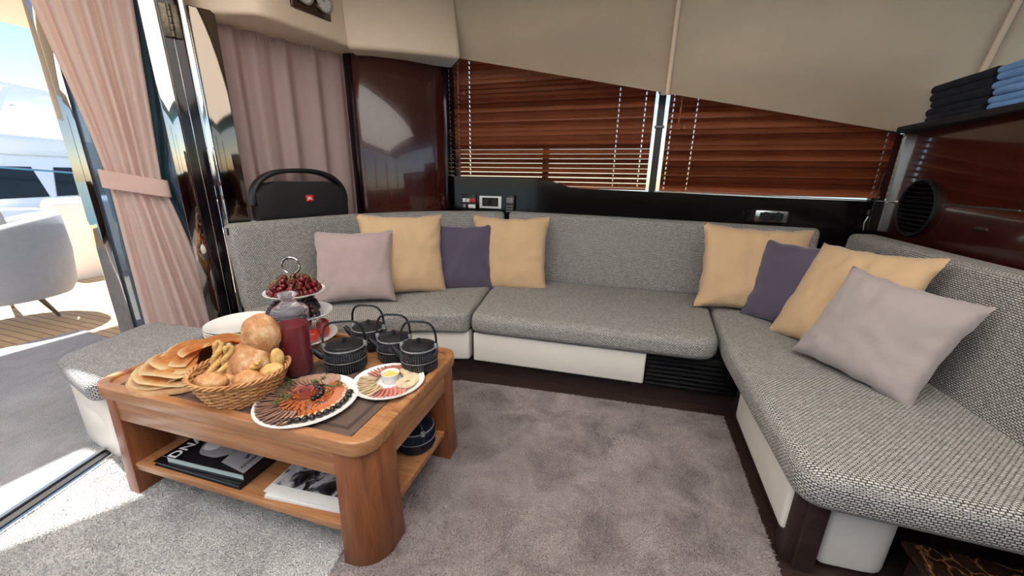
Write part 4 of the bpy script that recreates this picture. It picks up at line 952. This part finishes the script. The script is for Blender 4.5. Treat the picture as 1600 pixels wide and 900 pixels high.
loaf((KX+.082, KY-.035, zb+.098), (.048, .034, .030), .55, 0, 'crust', 13, 'seeded oval roll at the front right of the basket', G_)
loaf((KX+.115, KY+.030, zb+.105), (.038, .030, .027), .9, 0, 'pastry', 17, 'small golden roll at the right rim of the basket', G_)
loaf((KX+.105, KY+.065, zb+.135), (.022, .022, .038), .9, .1, 'pastry', 19, 'upright golden roll beside the jug in the basket', G_)
loaf((KX-.072, KY+.025, zb+.130), (.032, .028, .044), .2, .1, 'crust', 23, 'brown roll standing behind the twisted sticks', G_)
loaf((KX-.02, KY+.0, zb+.06), (.10, .08, .045), .2, 0, 'crust', 29, 'broad roll at the bottom of the basket', G_)
def twist(a, b, r, label):
    a, b = Vector(a), Vector(b); t = thing('bread_twist', label, 'bread', tuple(a), 'twisted breadsticks in the basket'); n = 22; dr = (b-a); u = dr.cross(Vector((.3, 1, 0))).normalized(); w = dr.normalized().cross(u)
    for s in (0, PI):
        bm = new_bm(); pts = []; rr = []
        for i in range(n+1):
            q = i/n; ph = q*9+s; pts.append(a+dr*q+(u*math.cos(ph)+w*math.sin(ph))*r*.7+Vector((0, .012*math.sin(q*PI), 0))); rr.append(r*(.95 if .06 < q < .94 else .55))
        tube(bm, pts, rr, 8); obj('strand', bm, 'pastry', t, ang=80)
twist((KX-.085, KY-.055, zb+.075), (KX-.075, KY-.005, zb+.205), .0105, 'twisted breadstick at the left of the basket')
twist((KX-.045, KY-.045, zb+.085), (KX-.010, KY-.015, zb+.205), .0105, 'twisted breadstick leaning against the large loaf')
twist((KX-.105, KY-.02, zb+.075), (KX-.10, KY+.0, zb+.165), .009, 'short twisted breadstick at the far left rim of the basket')
twist((KX+.045, KY-.02, zb+.10), (KX+.10, KY+.0, zb+.150), .009, 'short golden twist lying between the front rolls')
# ================================================================ curtains
def cloth_path(bm, P, Q, z0, z1, nz_, nu, fn, L=None):
    """fn(u, v) -> (s along P-Q 0..1, offset across) for u in 0..1, v 0 bottom..1 top"""
    P, Q = Vector((*P, 0)), Vector((*Q, 0)); t = (Q-P); n = Vector((-t.y, t.x, 0)).normalized(); G = []
    for j in range(nz_+1):
        v = j/nz_; row = []
        for i in range(nu+1):
            u = i/nu; s, o, dz = fn(u, v); p = P+t*s+n*o; row.append(bm.verts.new((p.x, p.y, z0+(z1-z0)*v+dz)))
        G.append(row)
    for j in range(nz_):
        for i in range(nu): bm.faces.new((G[j][i], G[j][i+1], G[j+1][i+1], G[j+1][i]))
# pink curtain, tied back
pc = thing('pink_curtain', 'pale pink pleated curtain with a tieback at the open door', 'curtain', (-2.68, 1.45, 0))
PCa, PCb = (-2.92, 1.16), (-2.56, 1.75)      # plan line from outer to inner edge
ZTIE = 1.175
def edges_at(z):
    # left and right edge positions along the line, gathered at the tieback
    d_ = (z-ZTIE)
    if d_ > 0: k = min(1, d_/1.15); k2 = k*k*(3-2*k); return .335-.115*k2-.06*k, .655+.10*k
    k = min(1, -d_/1.15); return .335-.02*k, .655+.26*k**.85
def pink(u, v):
    z = .02+2.48*v; a, b = edges_at(z); s = a+(b-a)*u
    tight = math.exp(-((z-ZTIE)/.22)**2)
    ph = u*2*PI*6.8+.5*math.sin(u*7)+.2*math.sin(z*1.3+u*3)
    amp = .042*(1-.4*tight)*(.75+.25*math.sin(u*11+2))
    sc_ = abs(math.sin(ph*.5)); return s, .018-amp*sc_**1.0+.006*math.sin(u*9+1), 0
bm = new_bm(); cloth_path(bm, PCa, PCb, .02, 2.5, 70, 170, pink); obj('drape', bm, 'curtain_pink', pc, ang=80)
def lining(u, v):
    z = .02+2.48*v; a, b = edges_at(z); c = b-.05; s = c+(.155 if z > ZTIE else .155+.02)*u*(1-.35*math.exp(-((z-ZTIE)/.3)**2)); return s, .045+.012*math.sin(u*9), 0
bm = new_bm(); cloth_path(bm, PCa, PCb, .02, 2.5, 50, 24, lining); bmesh.ops.solidify(bm, geom=bm.faces[:], thickness=.002); obj('lining', bm, 'lining_teal', pc, ang=80)
bm = new_bm(); P_, Q_ = Vector((*PCa, 0)), Vector((*PCb, 0)); t_ = Q_-P_; n_ = Vector((-t_.y, t_.x, 0)).normalized(); rows = []
N = 40
for i in range(N+1):
    a = PI*2*i/N; s = .497+.195*math.copysign(abs(math.cos(a))**.6, math.cos(a)); o_ = -.036*math.copysign(abs(math.sin(a))**.5, math.sin(a)); p = P_+t_*s+n_*o_; sl_ = -.03*(s-.5)/.2
    rows.append([bm.verts.new((p.x, p.y, ZTIE-.048+sl_)), bm.verts.new((p.x, p.y, ZTIE+.048+sl_))])
for A, B in zip(rows, rows[1:]): bm.faces.new((A[0], B[0], B[1], A[1]))
bmesh.ops.remove_doubles(bm, verts=bm.verts, dist=1e-4); bmesh.ops.solidify(bm, geom=bm.faces[:], thickness=.004); bmesh.ops.recalc_face_normals(bm, faces=bm.faces)
obj('tieback', bm, 'curtain_pink', pc, ang=60)
# taupe curtain
def taupe(u, v):
    z = .93+1.22*v; k = .55+.45*v; ph = u*2*PI*5.6+.9*math.sin(u*5)+.35*math.sin(v*2+u*4)
    o = .026*(1-.3*v)*math.sin(ph)+.007*math.sin(ph*1.7+1)
    if v > .93: o += .010*math.sin(u*2*PI*34)*min(1, (v-.93)/.03)
    return u, o, 0
tc = thing('taupe_curtain', 'closed taupe curtain gathered below the soffit behind the loudspeaker', 'curtain', (-2.36, 2.3, .93))
bm = new_bm(); cloth_path(bm, (-2.52, 1.87), (-2.205, 2.655), .93, 2.15, 60, 160, taupe); obj('drape', bm, 'curtain_taupe', tc, ang=80)
bm = new_bm(); tube(bm, [(-2.53, 1.87, 2.135), (-2.21, 2.66, 2.135)], .008, 8); obj('rail', bm, 'steel', tc)
# ================================================================ venetian blinds
def slat_mesh(L, holes, w=.041):
    bm = new_bm(); xs = [0]; hole_cols = set()
    for h in holes: xs += [h-.0038, h+.0038]
    xs.append(L); ys = [-w/2, -.0105, .0105, w/2]; V = [[bm.verts.new((x, y, .0055*(1-(2*y/w)**2))) for y in ys] for x in xs]
    for i in range(len(xs)-1):
        for j in range(3):
            if i % 2 == 1 and j == 1: continue
            bm.faces.new((V[i][j], V[i+1][j], V[i+1][j+1], V[i][j+1]))
    bmesh.ops.solidify(bm, geom=bm.faces[:], thickness=.0022); return mesh_of(bm, 'slat', 'slat_wood', True, 45)
def blind(name, x0, x1, zb, ztop, holes, tilt, label, wand):
    y = 3.222; t = thing(name, label, 'blind', (x0, y, zb)); L = x1-x0; me = slat_mesh(L, [h-x0 for h in holes]); n = int((ztop-zb)/.0365)
    for k in range(n):
        share('slat', me, t, Matrix.Translation((0, 0, .02+k*.0365)) @ Matrix.Rotation(-math.radians(tilt(k, n)+2.2*math.sin(k*2.3)+1.2*math.sin(k*5.1)), 4, 'X') @ Matrix.Rotation(.0006*math.sin(k*2.1), 4, 'Y'))
    obj('bottom_rail', bx(0, L, -.02, .02, -.012, .003, .003), 'slat_wood', t, local=True)
    for h in holes:
        for dy in (-.022, .022):
            bm = new_bm(); tube(bm, [(h-x0, dy, 0), (h-x0, dy, n*.0365+.03)], .0009, 5); obj('ladder_cord', bm, 'slat_wood', t, local=True)
    for wx, zt, zl, kind in wand:
        bm = new_bm()
        if kind == 'wand': tube(bm, [(wx-x0, -.035, zt-zb), (wx-x0-.012, -.035, zl-zb)], .005, 6)
        else: lathe(bm, [(0, 0), (.009, .002), (.011, .012), (.005, .03), (0, .032)], 10, Matrix.Translation((wx-x0, -.035, zl-zb)))
        obj('tilt_wand' if kind == 'wand' else 'cord_tassel', bm, 'slat_wood', t, local=True)
blind('venetian_blind', -1.60, .035, 1.178, 2.26, [-1.56, -1.455, -.22, -.03], lambda k, n: 46+min(19, k*1.35), 'brown wooden venetian blind left of the window mullion, lower slats letting light through', [(-1.53, 2.25, 1.93, 'wand'), (-1.49, 2.2, 1.90, 'tassel')])
blind('venetian_blind', .135, 1.512, 1.165, 2.0, [.165, .325, 1.47], lambda k, n: 67, 'brown wooden venetian blind right of the mullion, fully closed under the sloping panel', [(.222, 2.1, 1.63, 'wand'), (.252, 2.0, 1.60, 'tassel')])
# ================================================================ small fittings on the lacquered wall
YW = 3.14
def on_wall(name, label, cat, x, z): return thing(name, label, cat, (x, YW, z))
t = on_wall('switch_panel', 'black switch panel with red and white buttons by the column', 'switch', -1.43, 1.0)
obj('plate', bx(-.07, .065, -.012, 0, -.055, .10, .004), 'black', t, local=True)
for x, z, w, m_ in ((-.045, .045, .03, 'plastic_white'), (-.01, .045, .03, 'plastic_white'), (.035, .045, .05, 'plastic_red'), (-.045, -.005, .03, 'plastic_grey'), (.012, -.005, .035, 'plastic_white'), (.046, -.005, .03, 'plastic_white')):
    obj('button', bx(x-w/2, x+w/2, -.018, -.011, z-.016, z+.016, .002), m_, t, local=True)
def socket(x, z, w, h, label, mat='plastic_white'):
    t = on_wall('wall_socket', label, 'socket', x, z)
    obj('frame', bx(-w/2, w/2, -.010, 0, -h/2, h/2, .004), mat, t, local=True); ins = obj('insert', bx(-w/2+.028, w/2-.028, -.013, -.005, -h/2+.018, h/2-.014, .003), 'black_matte', t, local=True)
    for s in (-.038, .038):
        bm = new_bm(); lathe(bm, [(.030, 0), (.030, .008), (.026, .008), (.024, .002), (0, .002)], 24, Matrix.Translation((s, -.013, .002)) @ Matrix.Rotation(PI/2, 4, 'X')); obj('outlet', bm, 'black', ins, local=True)
    return t
socket(-1.23, 1.035, .205, .105, 'double power socket with white frame under the left blind')
t = on_wall('handset', 'small black handset with grey screen beside the white socket', 'phone', -1.045, 1.0)
obj('body', bx(-.042, .042, -.03, 0, -.06, .10, .008), 'black', t, local=True); obj('screen', bx(-.03, .03, -.033, -.029, .035, .08, .002), 'plastic_grey', t, local=True)
for r_ in range(3):
    for c_ in range(3): obj('key', bx(-.028+c_*.02, -.014+c_*.02, -.034, -.029, -.04+r_*.022, -.026+r_*.022, .002), 'plastic_grey', t, local=True)
socket(.893, 1.012, .20, .08, 'double power socket under the right blind', 'steel')
t = on_wall('cable', 'thin black aerial cable standing in the dark corner by the right bench', 'cable', 1.43, .95)
bm = new_bm(); tube(bm, [(.02, -.03, 0), (.012, -.03, .12), (.018, -.03, .2), (.022, -.03, .36)], .004, 8); obj('aerial', bm, 'black', t, local=True)
bm = new_bm(); tube(bm, [(-.005, -.035, .0), (-.012, -.035, .05), (0.0, -.035, .09)], .005, 8); obj('lead', bm, 'steel', t, local=True)
bm = new_bm(); lathe(bm, [(0, 0), (.014, 0), (.014, .03), (.008, .035), (0, .035)], 12, Matrix.Translation((.0, -.03, .10))); obj('plug', bm, 'black', t, local=True)
# gauges on the soffit
gt = Vector((.10, .995, 0)).normalized(); GM = frame((gt.x, gt.y, 0), (0, 0, 1), (-2.083, 2.235, 2.30)); GM = GM @ Matrix.Translation((0, 0, .004))
g = thing('gauge_plaque', 'mahogany plaque with two round chrome gauges above the taupe curtain', 'clock', GM)
bm = new_bm(); box(bm, (0, 0, .008), (.31, .19, .016)); bev(bm, .004); obj('plaque', bm, 'mahogany', g, local=True)
for x in (-.072, .072):
    bm = new_bm(); lathe(bm, [(0, .016), (.062, .016), (.066, .022), (.064, .034), (.056, .034), (.054, .026), (0, .026)], 36, Matrix.Translation((x, 0, 0))); gg = obj('gauge', bm, 'chrome', g, local=True)
    bm = new_bm(); lathe(bm, [(.0, .0275), (.053, .0275)], 36, Matrix.Translation((x, 0, 0))); obj('dial', bm, 'dial_face', gg, local=True)
    bm = new_bm()
    for k in range(12): box(bm, (.044, 0, .0282), (.010, .0025, .0008), 0, Matrix.Translation((x, 0, 0)) @ Matrix.Rotation(k*PI/6, 4, 'Z'))
    obj('hour_marks', bm, 'ink_black', gg, local=True)
    for a, L in ((.9, .034), (2.2, .024)):
        bm = new_bm(); box(bm, (L/2, 0, .029), (L, .003, .001), 0, Matrix.Translation((x, 0, 0)) @ Matrix.Rotation(a+x*5, 4, 'Z')); obj('hand', bm, 'ink_black', gg, local=True)
# round air vent on the bulkhead
VM = frame((0, -1, 0), (0, 0, 1), (1.52, 2.83, 1.115))
v = thing('round_vent', 'round black louvred air vent on the dark bulkhead', 'vent', VM)
bm = new_bm(); lathe(bm, [(.165, 0), (.165, .014), (.155, .02), (.146, .014), (.146, 0)], 48); obj('ring', bm, 'black', v, local=True)
bm = new_bm(); lathe(bm, [(0, .001), (.147, .001)], 40); obj('backing', bm, 'black_matte', v, local=True)
for k in range(11):
    y = -.125+k*.025; hw = math.sqrt(.146**2-y*y)
    bm = new_bm(); box(bm, (0, 0, 0), (2*hw, .022, .003)); bmesh.ops.transform(bm, verts=bm.verts, matrix=Matrix.Translation((0, y, .009)) @ Matrix.Rotation(.6, 4, 'X')); obj('louvre', bm, 'gloss_black', v, local=True)
# folded clothes on the ledge
def folded(x0, x1, y0, y1, z, h, mat, seed, label, group):
    bm = new_bm(); n = 20; m_ = 8; rows = []
    cx, cy = (x0+x1)/2, (y0+y1)/2; rnd = random.Random(seed)
    for q in range(4*n):
        s = q/n; 
        if s < 1: p = (x0+(x1-x0)*s, y0)
        elif s < 2: p = (x1, y0+(y1-y0)*(s-1))
        elif s < 3: p = (x1-(x1-x0)*(s-2), y1)
        else: p = (x0, y1-(y1-y0)*(s-3))
        row = []
        wob = 1+.035*mnoise.noise(Vector((p[0]*9, p[1]*9, seed)))
        for j in range(m_+1):
            a = -PI/2+PI*j/m_; k = .93+.07*math.cos(a)
            row.append(bm.verts.new((cx+(p[0]-cx)*k*wob, cy+(p[1]-cy)*k*wob, z+h/2+h/2*math.sin(a)+.004*mnoise.noise(Vector((p[0]*7, p[1]*7, seed+j*.1))))))
        rows.append(row)
    for i in range(len(rows)):
        A, B = rows[i], rows[(i+1) % len(rows)]
        for j in range(m_): bm.faces.new((A[j], B[j], B[j+1], A[j+1]))
    bm.faces.new([r[-1] for r in rows]); bm.faces.new([r[0] for r in rows][::-1]); bmesh.ops.recalc_face_normals(bm, faces=bm.faces)
    obj('folded_garment', bm, mat, None, label=label, cat='clothes', group=group, ang=60)
names = ['lowest', 'second from the bottom', 'third from the bottom', 'third from the top', 'second from the top', 'topmost']
for k in range(5):
    folded(1.545+.005*(k % 2), 1.86, 2.64-.012*(k % 3), 3.06+.02*math.sin(k*2.2), 1.587+k*.041, .043, 'navy', k+3, (names[k] if k < 4 else names[5]).capitalize()+' navy folded garment in the dark pile on the ledge', 'navy folded clothes')
for k in range(6):
    folded(1.53+.006*(k % 2), 1.86, 2.14, 2.595+.015*math.sin(k*2.7), 1.587+k*.033, .035, 'light_blue', k+20, names[k].capitalize()+' light blue folded garment in the pale pile on the ledge', 'light blue folded clothes')
# ================================================================ loudspeaker on the side ledge
sd = Vector((.335, .94, 0)).normalized(); SM = frame(sd, (0, 0, 1), (-2.300, 2.168, .926))
sp = thing('portable_loudspeaker', 'large black portable loudspeaker with carrying handle on the ledge', 'speaker', SM)
bm = new_bm(); w, hgt, dep = .61, .268, .15
sec = []
for i in range(33):
    x = -w/2+w*i/32; e = abs(2*x/w); top = hgt*(1-.22*max(0, (e-.55)/.45)**2); sec.append((x, top))
rows = []
for x, top in sec:
    k = 1-.12*max(0, (abs(2*x/w)-.85)/.15); row = []
    for j in range(20):
        a = 2*PI*j/20; cy = math.copysign(abs(math.sin(a))**.5, math.sin(a)); cz = math.copysign(abs(math.cos(a))**.5, math.cos(a))
        row.append(bm.verts.new((x, top/2+top/2*cy*k, dep/2*cz*k)))
    rows.append(row)
for A, B in zip(rows, rows[1:]):
    for j in range(20): bm.faces.new((A[j], B[j], B[(j+1) % 20], A[(j+1) % 20]))
bm.faces.new(rows[0]); bm.faces.new(rows[-1][::-1]); bmesh.ops.recalc_face_normals(bm, faces=bm.faces); obj('body', bm, 'black_matte', sp, local=True, ang=60)
bm = new_bm(); hp = []
for i in range(31):
    a = PI*i/30; x = -w/2*1.02*math.copysign(abs(math.cos(a))**.75, math.cos(a)); hp.append((x, .115+.225*math.sin(a)**.8, .0))
rows = []
for i, p in enumerate(hp):
    q0 = Vector(hp[max(0, i-1)]); q1 = Vector(hp[min(30, i+1)]); t_ = (q1-q0).normalized(); n_ = Vector((-t_.y, t_.x, 0)); p = Vector(p)
    rows.append([bm.verts.new(p+n_*a+Vector((0, 0, b))) for a, b in ((-.016, -.045), (.014, -.045), (.016, .045), (-.014, .045))])
for A, B in zip(rows, rows[1:]):
    for j in range(4): bm.faces.new((A[j], B[j], B[(j+1) % 4], A[(j+1) % 4]))
bm.faces.new(rows[0]); bm.faces.new(rows[-1][::-1]); bmesh.ops.recalc_face_normals(bm, faces=bm.faces); bev(bm, .010, 3, 40); obj('handle', bm, 'black', sp, local=True, ang=60)
bd = obj('badge', bx(.02-.027, .02+.027, .155-.022, .155+.022, dep/2-.004, dep/2+.004, .003), 'plastic_red', sp, local=True)
text('badge_lettering', 'JBL', .026, SM @ Matrix.Translation((.02, .155, dep/2+.0045)), 'ink_white', bd, bold=.0006)
# ================================================================ outside: cockpit and marina
struct('floor_cockpit', bx(-8.2, -2.46, -4.5, 4.2, -.12, -.012), 'teak')
bm = new_bm(); prism(bm, [(-1.36, -2.0), (-2.22, .72), (-2.32, 1.02), (-2.50, 1.55), (-3.2, 1.55), (-4.20, 1.62), (-4.24, 1.45), (-4.3, .8), (-4.4, -2.0)], -.012, .0); bev(bm, .003); obj('outdoor_mat', bm, 'mat_grey', None, label='large grey outdoor mat laid on the teak deck', cat='mat')
# awning over the cockpit, with an added gap before the coach roof to let sun through
bm = new_bm(); prism(bm, [(-3.22, -4.0), (-3.22, .83), (-2.7, .83), (-2.7, 3.4), (-4.95, 3.4), (-4.95, -4.0)], 2.36, 2.44); bev(bm, .02, 3); struct('awning_roof', bm, 'outdoor_beige')
# white bulwark of the cockpit
bm = new_bm(); prism(bm, [(-8.1, 3.3), (-2.9, 3.3), (-2.9, 3.55), (-8.1, 3.55)], -.1, .55); bev(bm, .03, 3); struct('bulwark_side', bm, 'gelcoat')
bm = new_bm(); prism(bm, [(-6.55, 2.5), (-6.25, 2.44), (-6.2, 3.3), (-6.9, 3.3)], -.1, .92); bev(bm, .08, 4); struct('bulwark_quarter', bm, 'gelcoat')
# tub armchair
AC = TR(-4.86, 1.50, -.012, math.radians(-112))
ac = thing('outdoor_armchair', 'pale grey tub armchair on splayed legs out on the deck', 'armchair', AC)
bm = new_bm(); n = 40; rows = []
for i in range(n+1):
    a = math.radians(62)+math.radians(236)*i/n; e = abs(2*i/n-1); top = .92-.20*e**2.2; r0 = .43; row = []
    for r, z in ((r0-.10, .27), (r0-.05, .25), (r0-.01, .32), (r0+.015, .6), (r0+.01, top-.03), (r0-.02, top), (r0-.07, top-.01), (r0-.10, top-.05), (r0-.12, .5)): row.append(bm.verts.new((r*math.cos(a), r*math.sin(a)*.95, z)))
    rows.append(row)
for A, B in zip(rows, rows[1:]):
    for j in range(9): bm.faces.new((A[j], B[j], B[(j+1) % 9], A[(j+1) % 9]))
bm.faces.new(rows[0]); bm.faces.new(rows[-1][::-1]); bmesh.ops.recalc_face_normals(bm, faces=bm.faces); obj('shell', bm, 'chair_fabric', ac, local=True, ang=60)
bm = new_bm(); prism(bm, rounded([(-.30, -.30), (.40, -.30), (.40, .30), (-.30, .30)], .12), .26, .46); bev(bm, .05, 4); obj('seat', bm, 'chair_fabric', ac, local=True, ang=60)
LI = AC.inverted()
for fx, fy in ((-4.82, 1.75), (-5.52, 1.73), (-4.55, 1.2), (-5.15, 1.1)):
    f = LI @ Vector((fx, fy, -.010)); tp = Vector((f.x*.55, f.y*.55, .28)); bm = new_bm(); tube(bm, [f+Vector((0, 0, .002)), tp], [.013, .024], 10); obj('leg', bm, 'chair_leg', ac, local=True)
pillow('outdoor_cushion', .46, .44, .16, (.8, .5, 0), (.1, -.15, .95), (-4.85, 1.46, .84), 'chair_pillow', 31, 'grey cushion resting in the armchair on the deck', None)
# sea and pontoon
struct('sea', bx(-120, 120, -120, 120, -1.75, -1.7), 'sea', smooth=False)
pn = thing('pontoon', 'pale wooden pontoon between our boat and the moored yacht', 'pontoon', (-10, 4, -1.2)); obj('deck', bx(-11.5, -9.3, -14, 30, -.9, -.55), 'teak', pn); obj('float', bx(-11.3, -9.5, -14, 30, -1.75, -.9), 'boat_grey', pn)
# moored motor yacht
def yacht(loc, rz, s, label):
    Mx = TR(loc[0], loc[1], loc[2], rz) @ Matrix.Scale(s, 4); t = thing('moored_yacht', label, 'boat', Mx, 'moored yachts'); 
    bm = new_bm(); st_ = []; n = 26
    for i in range(n+1):
        u = i/n; x = -5+10.5*u; b = 1.75*(1-max(0, (u-.5)/.5)**2.4)+.02; sh = .95+.5*u**1.6; row = [(0, -.5), (b*.7, -.35), (b*.93, .1), (b, sh*.55), (b*1.02, sh), (b*.9, sh+.03), (0, sh+.08)]
        pts = [(y, z) for y, z in row]+[(-y, z) for y, z in row[-2:0:-1]]
        st_.append([bm.verts.new((x, y, z)) for y, z in pts])
    for A, B in zip(st_, st_[1:]):
        for j in range(len(A)): bm.faces.new((A[j], B[j], B[(j+1) % len(A)], A[(j+1) % len(A)]))
    bm.faces.new(st_[0]); bm.faces.new(st_[-1][::-1]); bmesh.ops.recalc_face_normals(bm, faces=bm.faces); obj('hull', bm, 'gelcoat', t, local=True, ang=50)
    for sy in (-1, 1):
        bm = new_bm(); V = []
        for i in range(4, 21):
            u = i/n; x = -5+10.5*u; b = 1.75*(1-max(0, (u-.5)/.5)**2.4)+.03; V.append([bm.verts.new((x, sy*b*(1.012), z)) for z in (.52+.25*u, .70+.3*u)])
        for A, B in zip(V, V[1:]): bm.faces.new((A[0], B[0], B[1], A[1]))
        bmesh.ops.solidify(bm, geom=bm.faces[:], thickness=.02); obj('hull_stripe', bm, 'boat_grey', t, local=True)
    def cabin(name, x0, x1, w, z0, z1, rake0, rake1, mat):
        bm = new_bm(); V = [bm.verts.new(p) for p in ((x0, -w, z0), (x1, -w, z0), (x1, w, z0), (x0, w, z0), (x0+rake0, -w*.82, z1), (x1-rake1, -w*.82, z1), (x1-rake1, w*.82, z1), (x0+rake0, w*.82, z1))]
        for q in ((0, 1, 5, 4), (1, 2, 6, 5), (2, 3, 7, 6), (3, 0, 4, 7), (4, 5, 6, 7), (3, 2, 1, 0)): bm.faces.new([V[k] for k in q])
        bmesh.ops.recalc_face_normals(bm, faces=bm.faces); bev(bm, .10, 3); return obj(name, bm, mat, t, local=True, ang=50)
    cabin('deckhouse', -3.2, 3.0, 1.35, 1.0, 2.15, .3, 1.5, 'gelcoat')
    for sy in (-1, 1):
        for x0, x1 in ((-2.6, -1.3), (-1.15, .1), (.25, 1.4)):
            bm = new_bm(); V = [bm.verts.new((x, sy*(1.35-(z-1.0)/1.15*.243+.012), z)) for x, z in ((x0, 1.35), (x1, 1.35), (x1-.25, 1.92), (x0+.05, 1.92))]; bm.faces.new(V); bmesh.ops.solidify(bm, geom=bm.faces[:], thickness=.015); obj('side_window', bm, 'boat_glass', t, local=True)
    bm = new_bm(); V = [bm.verts.new(p) for p in ((2.85, -.95, 1.2), (2.85, .95, 1.2), (1.75, .85, 2.02), (1.75, -.85, 2.02))]; bm.faces.new(V); bmesh.ops.solidify(bm, geom=bm.faces[:], thickness=-.04); obj('windscreen', bm, 'boat_glass', t, local=True)
    obj('flybridge', bx(-3.4, .9, -1.15, 1.15, 2.13, 2.5, .12, 3), 'gelcoat', t, local=True); obj('hardtop', bx(-2.9, .5, -1.1, 1.1, 3.35, 3.45, .04, 2), 'gelcoat', t, local=True)
    for sy in (-1, 1):
        bm = new_bm(); beam(bm, (-3.2, sy*1.05, 2.4), (-2.3, sy*1.0, 3.4), .10, .30); obj('arch', bm, 'gelcoat', t, local=True)
        bm = new_bm(); beam(bm, (.8, sy*1.05, 2.4), (.1, sy*1.0, 3.4), .06, .10); obj('arch', bm, 'gelcoat', t, local=True)
        bm = new_bm(); tube(bm, [(-1, sy*1.62, 1.75), (2, sy*1.5, 1.95), (4.2, sy*.8, 2.15), (5.3, 0, 2.25)], .02, 6)
        for x, y, z in ((0, 1.6, 1.1), (1.5, 1.52, 1.2), (3, 1.2, 1.28), (4.2, .8, 1.4)): tube(bm, [(x, sy*y, z), (x, sy*y, z+.72)], .016, 6)
        obj('guard_rail', bm, 'steel', t, local=True)
    return t
yacht((-17.0, 5.6, -1.3), math.radians(-62), 1.35, 'white motor yacht moored directly across the pontoon')
yacht((-30.0, 18.5, -1.4), math.radians(-84), 1.25, 'larger white yacht further along the marina')
yacht((-36.0, 3.0, -1.4), math.radians(-95), 1.3, 'distant white yacht moored far behind the nearest one')
bm = new_bm(); sphere(bm, (0, 0, 0), .20, None, 20, 14); obj('fender', bm, 'gelcoat', None, TR(-9.7, 3.3, -.36), label='round white fender lying on the pontoon', cat='fender')
# low hills and quay on the far side
bm = new_bm(); n = 40; V = []
for i in range(n+1):
    y = -90+180*i/n; h = 3.2+2.2*mnoise.noise(Vector((i*.23, 0, 0)))+1.1*mnoise.noise(Vector((i*.9, 3, 0))); V.append([bm.verts.new((-112, y, -1.75)), bm.verts.new((-116, y, h)), bm.verts.new((-119, y, -1.75))])
for A, B in zip(V, V[1:]):
    for j in range(2): bm.faces.new((A[j], B[j], B[j+1], A[j+1]))
bm.faces.new(V[0]); bm.faces.new(V[-1][::-1]); bmesh.ops.recalc_face_normals(bm, faces=bm.faces); struct('hills', bm, 'boat_grey')
